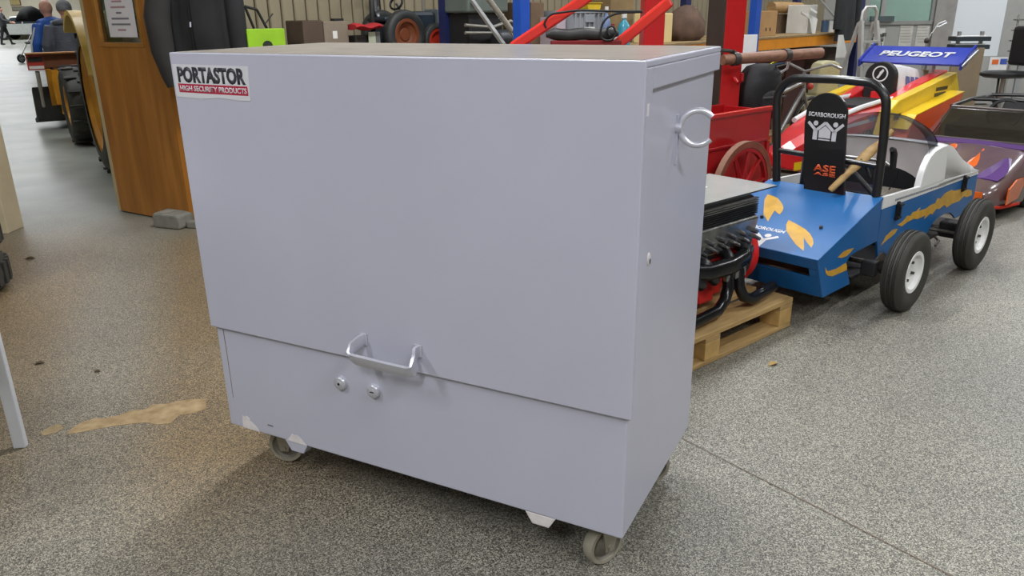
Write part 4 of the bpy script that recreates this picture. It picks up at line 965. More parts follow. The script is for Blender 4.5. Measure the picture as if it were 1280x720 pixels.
# machine lumps at the left end of the rack
mq = rk(612, .48); mt = thing('bench_machine', 'grey green machine housing on the left end of the rack', 'machine', mq, A45)
ggrn = pm('machine_green','5d6660',.45,var=.12)
MB().bb(-.2,.2,0,.26,.26,.6).build('housing', ggrn, mt, smooth=None, bevel=.015); MB().bb(-.17,.16,.03,.24,0,.259).build('plinth', matt_black, mt, smooth=None)
MB().tube([(-.25,-.02,.18),(0,-.03,.16),(.2,-.02,.2),(.3,-.02,.15)], .012, 8).build('pipe', pm('pale_pipe','8d8b84',.4,.5), mt); MB().tube([(-.28,-.05,.13),(.1,-.06,.12),(.3,-.05,.17)], .01, 8).build('pipe', pm('pale_pipe',''), mt)
mq = rk(632, .3); mt = thing('electric_motor', 'dark round electric motor on the left end of the rack', 'motor', mq, A45)
MB().lathe([(0,-.1),(.06,-.1),(.07,-.08),(.07,.08),(.06,.1),(0,.1)], 20, basis((.06,.05,.075),(0,1,0),(0,0,1))).build('casing', pm('motor_black','20232a',.45,var=.2), mt); MB().bb(-.05,.15,.0,.1,0,.012).build('foot', matt_black, mt, smooth=None); MB().lathe([(0,0),(.03,0),(.03,.05),(0,.05)],14,basis((.16,.05,.075),(0,1,0),(0,0,1))).build('pulley', pm('brass','8d7a48',.35,.8), mt)
mq = rk(646, .1); mt = thing('pump_head', 'small brass and grey pump beside the blue upright', 'pump', mq, A45)
MB().lathe([(0,0),(.05,0),(.055,.05),(.03,.08),(.03,.11),(.045,.14),(0,.15)], 18).build('pump_body', pm('brass',''), mt); MB().tube([(0,0,.12),(.05,-.02,.14),(.08,-.02,.08),(.07,-.02,.02)], .01, 8).build('pump_hose', alu, mt); MB().cyl((-.07,-.02,.05),(-.02,0,.05),.02,seg=10).build('inlet', alu, mt)
mq = rk(584, .71, SH); mt = thing('crumpled_bag', 'small crumpled white plastic bag on the rack edge', 'bag', mq, A45)
random.seed(11); b1 = MB(); b1.sph((-.03,0,.03),(.05,.04,.035),12,7); 
for q in b1.v: q += V(random.uniform(-.008,.008),random.uniform(-.008,.008),random.uniform(-.006,.006))
b1.build('bag_lump', pm('white_film','e3e4e8',.4), mt, smooth=None)
b1 = MB(); b1.sph((.05,0,.026),(.04,.035,.03),12,7)
for q in b1.v: q += V(random.uniform(-.008,.008),random.uniform(-.008,.008),random.uniform(-.006,.006))
b1.build('bag_lump', pm('white_film',''), mt, smooth=None)
a_ = at(607, -6, Y=5.6); b2 = at(654, 58, Y=5.62)
pt = thing('metal_tube', 'long grey metal tube leaning diagonally against the rack', 'tube', (0,0,0))
dd = (b2-a_).normalized(); end = a_ + dd*((a_.z-SH-.03)/-dd.z)
pt.location = end; MB().tube([(0,0,0), (a_-end)*.5, (a_-end)*1.02], .02, 12).build('tube_body', pm('dull_tube','8a857a',.4,.5), pt); MB().cyl((a_-end)*.6,(a_-end)*.605,.026,seg=12).build('collar', alu, pt)

# ================================================================== RED ARM FRAME WITH PADDED ROLL
HY = 4.55
def hz(px, py): return at(px, py, Y=HY)
h0 = at(700, 56, Y=HY); HF = thing('hoist_frame', 'red steel frame with two sloping arms behind the cabinet', 'hoist', (h0.x, HY, 0))
def hl_(px, py): q = hz(px, py); return Vector((q.x-h0.x, 0, q.z))
rglo = pm('red_gloss_arm', 'cf2a20', .25, var=.06, coat=.4)
a1, a2 = hl_(640, 60), hl_(738, -6); MB().bar(a1, a2, .06, .05, (0,1,0)).build('sloping_arm', rglo, HF, smooth=None, bevel=.012)
b1, b2 = hl_(765, 61), hl_(838, 1); MB().bar(b1, b2, .06, .05, (0,1,0)).build('sloping_arm', rglo, HF, smooth=None, bevel=.012)
MB().bb(a1.x-.04, b1.x+.05, -.025, .025, a1.z-.06, a1.z-.005).build('cross_rail', rsteel, HF, smooth=None, bevel=.006)
MB().bb(hl_(688,50).x, hl_(775,50).x, -.06, .0, hl_(730,55).z-.012, hl_(730,50).z).build('pad_rail', pm('dark_red','7b1417',.4), HF, smooth=None, bevel=.006)
for x in (a1.x, b1.x): 
    MB().bb(x-.03, x+.03, -.03, .03, .03, a1.z-.0605).build('leg', rsteel, HF, smooth=None, bevel=.006); MB().bb(x-.035,x+.035,-.35,.35,0,.03).build('foot_bar', rsteel, HF, smooth=None)
pz0 = hl_(730,50).z+.001
PR = thing('padded_roll', 'long black padded roll lying on the red frame', 'padding', (h0.x, HY-.03, pz0))
x0, x1 = hl_(682,45).x, hl_(772,45).x; n_ = 9; pts = [(x0+(x1-x0)*k/n_, 0, .03+.004*math.sin(k*1.7)) for k in range(n_+1)]
MB().tube(pts, [.014]+[.032]*(n_-1)+[.014], 16).build('roll', pm('black_vinyl','2a2a28',.5,var=.25,scale=14,bump=.2), PR, smooth=60)
CB = thing('black_cable', 'black cable looping over the padded roll and the red arms', 'cable', (h0.x, HY-.08, pz0))
def cb_(px, py): q = hl_(px, py); return Vector((q.x, 0, q.z-pz0))
MB().tube(curve([cb_(682,35),cb_(680,28),cb_(688,18),cb_(705,15),cb_(725,13),cb_(765,14),cb_(800,14)]), .006, 8).build('cable_run', matt_black, CB, smooth=60)
MB().tube(curve([cb_(800,15),cb_(775,16),cb_(760,20),cb_(752,28),cb_(749,38),cb_(750,47),cb_(757,50),cb_(764,48),cb_(767,40),cb_(764,33),cb_(758,34),cb_(757,40),cb_(760,44)]), .006, 8).build('cable_loop', matt_black, CB, smooth=60)

# ================================================================== BENCH ALONG THE CLAD WALL
WL0 = Vector((-2.12, 5.38, 0)); BF = .62               # bench front line lies this far from the wall
BN0 = WL0 - N45*BF
BT = 1.06; bs0 = .62; bs1 = 1.55
bo = BN0 + D45*bs0; BE = thing('work_bench', 'timber work bench against the beige clad wall', 'bench', (bo.x, bo.y, 0), A45)
btim = pm('bench_timber','7a6142',.65,var=.2,scale=5,stretch=(1,10,10))
for k in range(4): MB().bb(0, bs1-bs0, .01+k*.145, .15+k*.145, BT-.04, BT).build('top_plank', btim, BE, smooth=None, bevel=.003)
for x in (.04, bs1-bs0-.04):
    for y in (.05, .54): MB().bb(x-.035,x+.035,y-.035,y+.035,0,BT-.0405).build('leg', btim, BE, smooth=None)
    MB().bb(x-.02,x+.02,.0855,.5045,.3,.38).build('rail', btim, BE, smooth=None)
MB().bb(.04,bs1-bs0-.04,.02,.0495,BT-.16,BT-.041).build('apron', btim, BE, smooth=None)
def bn(px, back, z=BT):
    q = onplane(px, 60, BN0 + N45*back, D45); return Vector((q.x, q.y, z))
def bnz(px, py, back): return onplane(px, py, BN0 + N45*back, D45).z
gq0, gq1 = bn(311,.12), bn(358,.12); w_ = (gq1-gq0).length; c = (gq0+gq1)/2; h = bnz(335,36,.12)-BT
GB = thing('game_box', 'bright green box with a dark tree and striped base on the bench', 'box', c, A45)
MB().bb(-w_/2,w_/2,0,.14,0,h).build('box_body', pm('box_green','8fbe26',.5,var=.12,scale=8), GB, smooth=None, bevel=.003)
MB().bb(-w_/2+.005,w_/2-.005,-.001,0,.004,h*.42).build('band', pm('box_cream','d8cf9a',.6), GB, smooth=None)
for k in range(8): MB().bb(-w_/2+.014+k*w_/8, -w_/2+.024+k*w_/8, -.002, -.001, .004, h*.38).build('stripe', pm('box_brown','7c6a35',.6), GB, smooth=None)
MB().prism([(.0+.035*math.cos(a), h*.58+.03*math.sin(a)*(1 if math.sin(a)>0 else .5)) for a in [2*PI*k/20 for k in range(20)]], 'y', -.0025, -.0012).build('tree_print', pm('print_dark','232a1c',.6), GB, smooth=None)
MB().bb(-.01,.01,-.0025,-.0012,h*.3,h*.5).build('tree_trunk_print', pm('print_dark',''), GB, smooth=None)
PF = thing('picture_frame', 'empty black frame with a thin prong leaning behind the green box', 'frame', bn(325,.30), A45)
def pf(px, py): q = onplane(px, py, BN0+N45*.30, D45); return Vector(((q-Vector(PF.location)).dot(D45), 0, q.z-BT))
z1 = lambda v_: Vector((v_.x, v_.y, max(.008, v_.z)))
c1, c2, c3, c4 = pf(306,8), pf(321,12), pf(336,40), pf(321,44)
for p_, q_ in ((c1,c2),(c2,c3),(c3,c4),(c4,c1)): MB().tube([p_, q_], .009, 8).build('frame_bar', matt_black, PF)
MB().tube([pf(330,32), pf(341,17)], .004, 6).build('prong', matt_black, PF); MB().tube([c3, V(c3.x+.02,0,.006)], .008, 8).build('frame_foot', matt_black, PF); MB().tube([c4, V(c4.x+.01,0,.006)], .008, 8).build('frame_foot', matt_black, PF)
def bcart(px0, px1, py, back, m, lab, depth=.22): return carton(px0, px1, py, back, m, lab, depth=depth, plane=bn, planez=bnz)
bcart(381, 406, 26, .14, pm('carton_dark_brown','4f4034',.8,var=.15), 'dark brown carton on the bench beside the pale carton')  # plain dark brown card
t, w_, h = bcart(407, 437, 27, .14, pm('carton_grey_brown','7e7263',.8,var=.1), 'grey-brown carton with a small white tag on the bench')
MB().bb(-.03,.005,-.002,0,h*.6,h*.78).build('tag', pm('white_card',''), t, smooth=None)
MB().bb(.02,.1,.05,.09,h+.004,h+.02).build('strap_end', matt_black, t, smooth=None)
rq = bn(304, .3); RT = thing('red_can', 'dark red metal can standing behind the green box', 'can', rq)
MB().lathe([(0,0),(.035,0),(.035,.15),(.015,.17),(0,.17)], 18).build('can_body', pm('can_red','6f2019',.45,var=.15), RT); MB().lathe([(0,.17),(.012,.17),(.012,.24),(.004,.25),(.0,.25)], 10).build('spout', pm('can_red',''), RT)
q = bn(460, .12); VG = thing('bench_grinder', 'grey bench tool with a red cloth draped over it', 'tool', q, A45)
h = bnz(460,38,.12)-BT
MB().bb(-.1,.08,0,.12,0,h*.85).build('tool_body', pm('tool_dark','3a3835',.5,.3,var=.3,scale=18), VG, smooth=None, bevel=.01); MB().bb(.02,.10,-.02,.03,0,h*.95).build('tool_block', pm('tool_grey','5f5f5d',.5), VG, smooth=None, bevel=.004); MB().bb(-.005,.055,-.024,-.0205,h*.5,h*.95).build('tag', pm('pale_tag','a9ae97',.6), VG, smooth=None)
rings = []
for k in range(8):
    x = -.13+.032*k; rings.append([(x, .0+.07*math.cos(a), h*.95+.035+.008*math.sin(k*1.3)+.02*math.sin(a)-(.0)) for a in [2*PI*j/12 for j in range(12)]])
MB().loft(rings).build('red_cloth', pm('red_cloth','a01a20',.8,var=.25,scale=16,bump=.3), VG, smooth=60)
# large spoked hand wheel
def bring(name, label, cat, px, py, back, rx, m, tube_r, spokes, ms):
    c = onplane(px, py, BN0+N45*back, D45); r_ = c.z-BT-tube_r
    t = thing(name, label, cat, (c.x, c.y, BT), A45)
    Mw = Matrix.Translation((0,0,c.z-BT)) @ Matrix.Rotation(.85,4,'Z')
    MB().tube([Mw@V(r_*math.cos(a), 0, r_*math.sin(a)) for a in [2*PI*k/36 for k in range(36)]], tube_r, 8, closed=True).build('tyre', matt_black, t, smooth=60)
    MB().tube([Mw@V((r_-tube_r*1.3)*math.cos(a), 0, (r_-tube_r*1.3)*math.sin(a)) for a in [2*PI*k/36 for k in range(36)]], tube_r*.5, 8, closed=True).build('rim', ms, t, smooth=60)
    for k in range(spokes):
        a = 2*PI*k/spokes+PI/2; MB().tube([Mw@V(.02*math.cos(a),0,.02*math.sin(a)), Mw@V((r_-tube_r)*math.cos(a),0,(r_-tube_r)*math.sin(a))], [.016,.008], 8).build('spoke', ms, t, smooth=60)
    MB().lathe([(0,-.03),(.04,-.03),(.045,0),(.04,.03),(0,.03)], 16, Mw@basis((0,0,0),(1,0,0),(0,0,1))).build('hub', ms, t)
    return t
bring('spoked_wheel', 'upright black wheel with grey spokes on the bench', 'wheel', 470, 22, .36, 0, matt_black, .018, 5, pm('spoke_grey','6d6d70',.4,.5))
# pedal tractor with red wheels
tq = bn(524, .1); TT = thing('pedal_tractor', 'navy toy pedal tractor with red wheels at the end of the bench', 'toy tractor', tq, A45)
tnav = pm('tractor_navy','1b2733',.4,var=.2); tred = pm('tractor_red','b5301c',.4,var=.1)
def tw(x, y, r_, wd, rim):
    Mw = basis((x,y,r_),(1,0,0),(0,0,1)) @ Matrix.Rotation(PI if y < .1 else 0,4,'X'); wheel_parts(TT, Mw, r_, wd, r_*.55, pm('toy_rubber','2a2c2c',.6,var=.2), rim, grooves=False, bolts=0)
tw(-.1,-.01,.125,.06,pm('rim_rust','6e3a20',.5)); tw(-.1,.19,.125,.06,pm('rim_rust','')); tw(.12,.0,.09,.045,tred); tw(.12,.18,.09,.045,tred)
MB().bb(-.02,.17,.05,.15,.12,.24).build('hood', tnav, TT, smooth=None, bevel=.02); MB().bb(-.2,.0,.04,.16,.08,.18).build('chassis', tnav, TT, smooth=None, bevel=.01)
MB().bb(-.2,-.08,.02,.18,.19,.215).build('seat', tnav, TT, smooth=None, bevel=.01); MB().bb(.1705,.19,.04,.16,.12,.25).build('grille', pm('grille_grey','6a7275',.4), TT, smooth=None, bevel=.004)
MB().tube([(.0,.1,.2),(-.06,.1,.28)], .007, 8).build('steering_column', pm('spoke_grey',''), TT); MB().tube([(-.06+.02*math.sin(a)*.6,.1+.05*math.cos(a),.28+.03*math.sin(a)) for a in [2*PI*k/16 for k in range(16)]], .006, 6, closed=True).build('steering_wheel', matt_black, TT)
MB().cyl((-.1,-.01,.125),(-.1,.19,.125),.008,seg=8).build('axle', matt_black, TT); TT.scale = (1.4,1.4,1.4); MB().cyl((.12,-.0,.09),(.12,.18,.09),.008,seg=8).build('axle', matt_black, TT)
MB().tube([(.12,.1,.24),(.12,.1,.34),(.135,.1,.36)], .008, 8).build('exhaust', pm('pale_pipe',''), TT)

# ================================================================== OPEN WOODEN DOOR, BLOCK, JACKET
wood_door = pm('oak_veneer', 'ab702b', .42, var=.25, scale=3.2, stretch=(5,5,.5), c2='8f5b1d', coat=.15)
DO = Vector((-2.23, 5.31, 0)); DDv = Vector((-.69, .43, 0)); DLn = DDv.length; DA = math.atan2(DDv.y, DDv.x)
dn = MB()   # local x from hinge to free edge; local -y... faces +y side to the camera
x0, x1, z0, z1 = .2, .70, 1.19, 1.86
for a, b, c, d in ((0,x0,.012,2.04),(x1,DLn,.012,2.04),(x0,x1,.012,z0),(x0,x1,z1,2.04)): dn.bb(a, b, -.022, .022, c, d)
door = struct(dn.build('door_1', wood_door, smooth=None)); door.location = DO; door.rotation_euler = (0,0,DA)
bead = pm('oak_bead', '9b6a2c', .4, var=.2)
for a, b, c, d in ((x0,x0+.03,z0+.03,z1-.03),(x1-.03,x1,z0+.03,z1-.03),(x0,x1,z0,z0+.03),(x0,x1,z1-.03,z1)):
    MB().bb(a, b, -.027, .027, c, d).build('glazing_bead', bead, door, smooth=None, bevel=.003)
MB().bb(x0+.03, x1-.03, -.003, .003, z0+.03, z1-.03).build('pane', glassy('door_glass','aab4ae',.22,.05), door, smooth=None)
MB().bb(DLn, DLn+.042, -.02, .02, .012, 2.04).build('edge_lipping', pm('pale_lipping','b3a480',.5,var=.1), door, smooth=None)
FS = 1 if Vector((-math.sin(DA), math.cos(DA))).dot(Vector((-DO.x,-DO.y))) > 0 else -1      # side of the leaf facing the camera
nt_ = thing('paper_notice', 'white paper notice with printed lines on the wooden door', 'notice', DO, DA)
yy = sorted((FS*.0275, FS*.029))
pap = MB().bb(.245, .55, yy[0], yy[1], 1.255, 1.52).build('sheet', pm('notice_paper','d6d3d8',.7,var=.03), nt_, smooth=None)
yy = sorted((FS*.029, FS*.0295))
for k, (a, b, m) in enumerate(((.36,.47,'p'),(.33,.49,'p'),(.38,.44,'d'),(.31,.5,'d'),(.3,.51,'d'),(.36,.45,'p'))):
    MB().bb(a, b, yy[0], yy[1], 1.475-k*.036, 1.487-k*.036).build('print_row', pm('print_'+m, 'a8868c' if m == 'p' else '77757d', .7), pap, smooth=None)
bk = at(218, 288, z=0); BK = thing('door_stop_block', 'rough grey concrete block holding the wooden door open', 'block', (bk.x-.04, bk.y+.11, 0), -.35)
MB().prism([(-.12,.01),(-.11,0),(.1,0),(.115,.012),(.11,.09),(.09,.1),(-.1,.105),(-.12,.09)], 'y', -.075, .075).build('block_body', pm('concrete','77756c',.85,var=.15,scale=20,bump=.3), BK, smooth=None, bevel=.012)
MB().bb(-.08,-.01,-.05,.03,.1035,.1055).build('worn_face', pm('concrete_worn','8b857a',.85,var=.2), BK, smooth=None)
MB().bb(.1155,.2,-.02,.04,.0,.05).build('chipped_end', pm('concrete',''), BK, smooth=None, bevel=.01)
# black jacket on a hook at the door post
JK = thing('jacket', 'black zipped jacket hanging on a hook beside the wooden door', 'jacket', (-1.845, 5.17, .93), -.02)
jm = pm('jacket_black', '1b1c1e', .8, var=.4, scale=5, bump=.5)
rings = []
for z, x0_, x1_, d_, ph in ((.16,-.27,.10,.075,0),(.2,-.27,.10,.085,.3),(.4,-.27,.10,.085,.7),(.62,-.25,.11,.09,1.1),(.74,-.22,.12,.09,1.5),(.82,-.17,.07,.07,1.7),(.87,-.1,.02,.05,2)):
    cx_ = (x0_+x1_)/2; wx = (x1_-x0_)/2
    rings.append([(cx_+wx*math.copysign(abs(math.cos(t_))**.6,math.cos(t_)), d_*math.sin(t_)+.014*math.sin(6*t_+ph*2), z) for t_ in [2*PI*k/32 for k in range(32)]])
MB().loft(rings).build('jacket_body', jm, JK, smooth=60)
MB().tube([(-.2,-.01,.8),(-.29,-.02,.66),(-.335,-.03,.45),(-.33,-.03,.25),(-.30,-.03,.1),(-.285,-.03,.035)], [.065,.085,.088,.082,.07,.06], 16).build('sleeve', pm('jacket_grey','2c2b2a',.85,var=.3,scale=6,bump=.4), JK, smooth=60)
MB().tube([(.1,0,.8),(.13,0,.64),(.135,0,.42),(.14,0,.2),(.135,0,.06)], [.055,.065,.06,.055,.045], 16).build('sleeve', jm, JK, smooth=60)
MB().bb(-.115,-.105,-.105,-.098,.2,.8).build('zip', pm('zip_dark','0e0e10',.4), JK, smooth=None); MB().tube([(-.11,-.108,.42),(-.112,-.112,.39)], .006, 8).build('zip_pull', steel, JK)
MB().tube([(-.04,.0,.87),(-.04,.03,.95),(-.05,.08,.97)], .006, 8).build('hanging_loop', jm, JK)
MB().bb(-.11,.03,-.05,.03,.85,.93).build('collar', jm, JK, smooth=None, bevel=.02)
HK = MB(); HK.tube([(0,.0,0),(0,-.07,-.01),(0,-.08,.03)], .007, 8); hk = HK.build('coat_hook', steel, t2); hk.location = (.06,-.06,1.87)

# ================================================================== LEFT EDGE
tb = at(28, 578, z=0)
TB = thing('white_table', 'white table at the left edge, only one leg in view', 'table', (tb.x-.62, tb.y-.25, 0), math.radians(8))
twh = pm('table_white', 'c3c6cc', .45, var=.04)
MB().bb(-.65,.65,-.32,.32,.71,.74).build('table_top', twh, TB, smooth=None, bevel=.004)
for x in (-.6,.6):
    for y in (-.27,.27): MB().bb(x-.02,x+.02,y-.012,y+.012,0,.7095).build('leg', twh, TB, smooth=None, bevel=.003)
    MB().bb(x-.01,x+.01,-.257,.257,.6,.66).build('rail', twh, TB, smooth=None)
tyr = at(8, 367, z=0)
for k, lab in ((0, 'black tyre at the bottom of the stack by the left edge'), (1, 'black tyre on top of the stack by the left edge')):
    T = thing('loose_tyre', lab, 'tyre', (tyr.x-.31, tyr.y-.02, .215*k), .3*k, 'stacked tyres')
    MB().lathe([(.16,.01),(.2,.0),(.26,.002),(.295,.04),(.305,.08),(.308,.107),(.305,.135),(.295,.175),(.26,.212),(.2,.214),(.16,.2),(.175,.11)], 40, closed=True).build('casing', tyre_m, T, smooth=50)
    for j in range(30):
        a = 2*PI*j/30; MB().bb(.300,.316,-.018,.018,.05,.165, Matrix.Rotation(a,4,'Z')).build('tread_block', tyre_m, T, smooth=None)
DR = thing('brown_drum', 'brown round tub standing on the stacked tyres', 'tub', (tyr.x-.33, tyr.y, .43))
MB().lathe([(0,0),(.24,0),(.27,.03),(.285,.12),(.28,.2),(.26,.27),(.25,.27),(.25,.24),(0,.24)], 36).build('tub_body', pm('tub_brown','5e4630',.6,var=.2), DR); MB().lathe([(.285,.25),(.262,.26),(.262,.28),(.285,.28)], 36, closed=True).build('tub_rim', pm('tub_brown',''), DR)

# ================================================================== YELLOW TRACTOR WITH LOADER
ty = pm('tractor_yellow', 'c8891a', .45, var=.18, scale=5, c2='a86f14'); typ = pm('tractor_fender_lit', 'd8b45a', .4, var=.1); tbrn = pm('tractor_rust', '6b3a1c', .6, var=.25)  # mudguard yellow is paled to carry the light on its rounded top
t_r = Vector((-3.79, 7.43, 0)); t_f = Vector((-4.93, 9.1, 0)); td = (t_f-t_r).normalized(); TA = math.atan2(td.y, td.x)
YT = thing('yellow_tractor', 'old yellow tractor with a front loader beyond the doorway', 'tractor', t_r, TA)   # local x forward, y left; right wheels at -y
wbse = (t_f-t_r).length
# left-hand side (+y) is toward the aisle
def tyw(x, y, r_, wd, lug, nm):
    Mw = basis((x,y,r_),(1,0,0),(0,0,1)) @ Matrix.Rotation(PI if y < -.3 else 0,4,'X')
    w_ = wheel_parts(YT, Mw, r_, wd, r_*(.74 if r_ > .5 else .5), tyre_m, ty, grooves=False, bolts=0)
    for j in range(lug):
        a = 2*PI*j/lug; 
        for sgn in (-1,1):
            m_ = Mw @ Matrix.Rotation(a+sgn*.06,4,'Z'); MB().prism([(r_*.985,-.02),(r_*1.035,-.014),(r_*1.035,.014),(r_*.985,.02)], 'z', min(0,sgn*wd*.46), max(0,sgn*wd*.46), m_).build('tread_lug', tyre_m, w_, smooth=None)
tyw(0, 0, .66, .2, 18, 'rear'); tyw(0, -1.25, .66, .2, 18, 'rear'); tyw(wbse, 0, .43, .26, 16, 'front'); tyw(wbse, -1.2, .43, .26, 16, 'front')
MB().bb(-.3, wbse+.1, -.85, -.4, .55, .8).build('chassis', tbrn, YT, smooth=None, bevel=.02)
MB().bb(.7, wbse+.15, -.85, -.4, .8, 1.22).build('bonnet', ty, YT, smooth=None, bevel=.06)
MB().bb(wbse+.155, wbse+.2, -.83, -.42, .75, 1.2).build('grille', pm('grille_dark','2a2a28',.5), YT, smooth=None)
for y0 in (-.16, -1.41):
    pf_ = [(.78*math.cos(a), .66+.78*math.sin(a)) for a in [math.radians(52+k*9) for k in range(13)]]; pf_ += [(.74*math.cos(a), .66+.74*math.sin(a)) for a in [math.radians(52+k*9) for k in range(12,-1,-1)]]
    MB().prism(pf_, 'y', y0, y0+.32).build('mudguard', typ, YT, smooth=40)
MB().bb(-.2,.2,-.8,-.45,.9,.98).build('seat', matt_black, YT, smooth=None, bevel=.03); MB().bb(-.25,-.18,-.8,-.45,.98,1.25).build('seat_back', matt_black, YT, smooth=None, bevel=.03)
MB().tube([(.6,-.62,1.2),(.45,-.62,1.3)], .015, 8).build('steering_column', tbrn, YT); MB().tube([(.45+.06*math.sin(a),-.62+.19*math.cos(a),1.3+.17*math.sin(a)*.6) for a in [2*PI*k/20 for k in range(20)]], .014, 8, closed=True).build('steering_wheel', matt_black, YT)
for y in (.02,-1.2): MB().cyl((wbse,y,.43),(wbse,-.6,.5),.05,seg=10).build('axle_beam', tbrn, YT); MB().cyl((0,y,.66),(0,-.6,.66),.07,seg=10).build('axle_casing', tbrn, YT)
for y in (-.3,-.95):
    MB().bar((.6,y,1.0),(wbse+.75,y,.75),.08,.12).build('loader_arm', ty, YT, smooth=None, bevel=.01); MB().bar((wbse+.75,y,.78),(wbse+1.1,y,.25),.08,.1).build('loader_arm', ty, YT, smooth=None, bevel=.01)
    MB().bar((.62,y,.6),(.62,y,1.25),.1,.08).build('loader_mast', ty, YT, smooth=None)
    MB().tube([(wbse+.1,y,.55),(wbse+.7,y,.7)], .03, 10).build('hydraulic_ram', pm('ram_chrome','b9b5ad',.25,.8), YT)
# bucket: box carried low ahead of the loader arms, sign plate on its end
bx0 = 3.5
MB().prism([(bx0,.12),(bx0+.55,.05),(bx0+.6,.1),(bx0+.25,.16),(bx0+.12,.5),(bx0,.55)], 'y', -1.2, .33).build('bucket', pm('bucket_black','24231f',.6,var=.3), YT, smooth=None, bevel=.01)
MB().bb(bx0-.15,bx0-.05,-1.2,.33,.78,.95).build('weight_beam', pm('beam_rust','6a3c22',.55,var=.2), YT, smooth=None, bevel=.01)
MB().bb(bx0-.2,bx0+.02,-1.2,.33,.951,.965).build('top_plank', pm('plank_tan','a9743f',.6), YT, smooth=None)
MB().bb(bx0-.16,bx0-.1505,.15,.335,.76,.94).build('sign_plate', pm('sign_red','a33227',.5), YT, smooth=None); MB().bb(bx0-.164,bx0-.1605,.16,.32,.86,.92).build('sign_stripe', pm('sign_black','1c1a18',.5), YT, smooth=None); MB().bb(bx0-.164,bx0-.1605,.16,.32,.775,.81).build('sign_stripe', pm('sign_white','d4cfc8',.5), YT, smooth=None)
MB().bar((bx0-.1,.12,.78),(bx0+.1,.12,.2),.05,.12).build('lifting_link', ty, YT, smooth=None); MB().tube([(bx0-.12,.24,.74),(bx0+.02,.24,.3)], .025, 8).build('hydraulic_ram', pm('ram_chrome',''), YT)
MB().bb(bx0-.13,bx0-.06,-.5,.1,.32,.76).build('loader_plate', ty, YT, smooth=None, bevel=.01); MB().bar((bx0-.1,-.05,.78),(bx0-.05,-.05,.2),.2,.06).build('lifting_link', ty, YT, smooth=None)

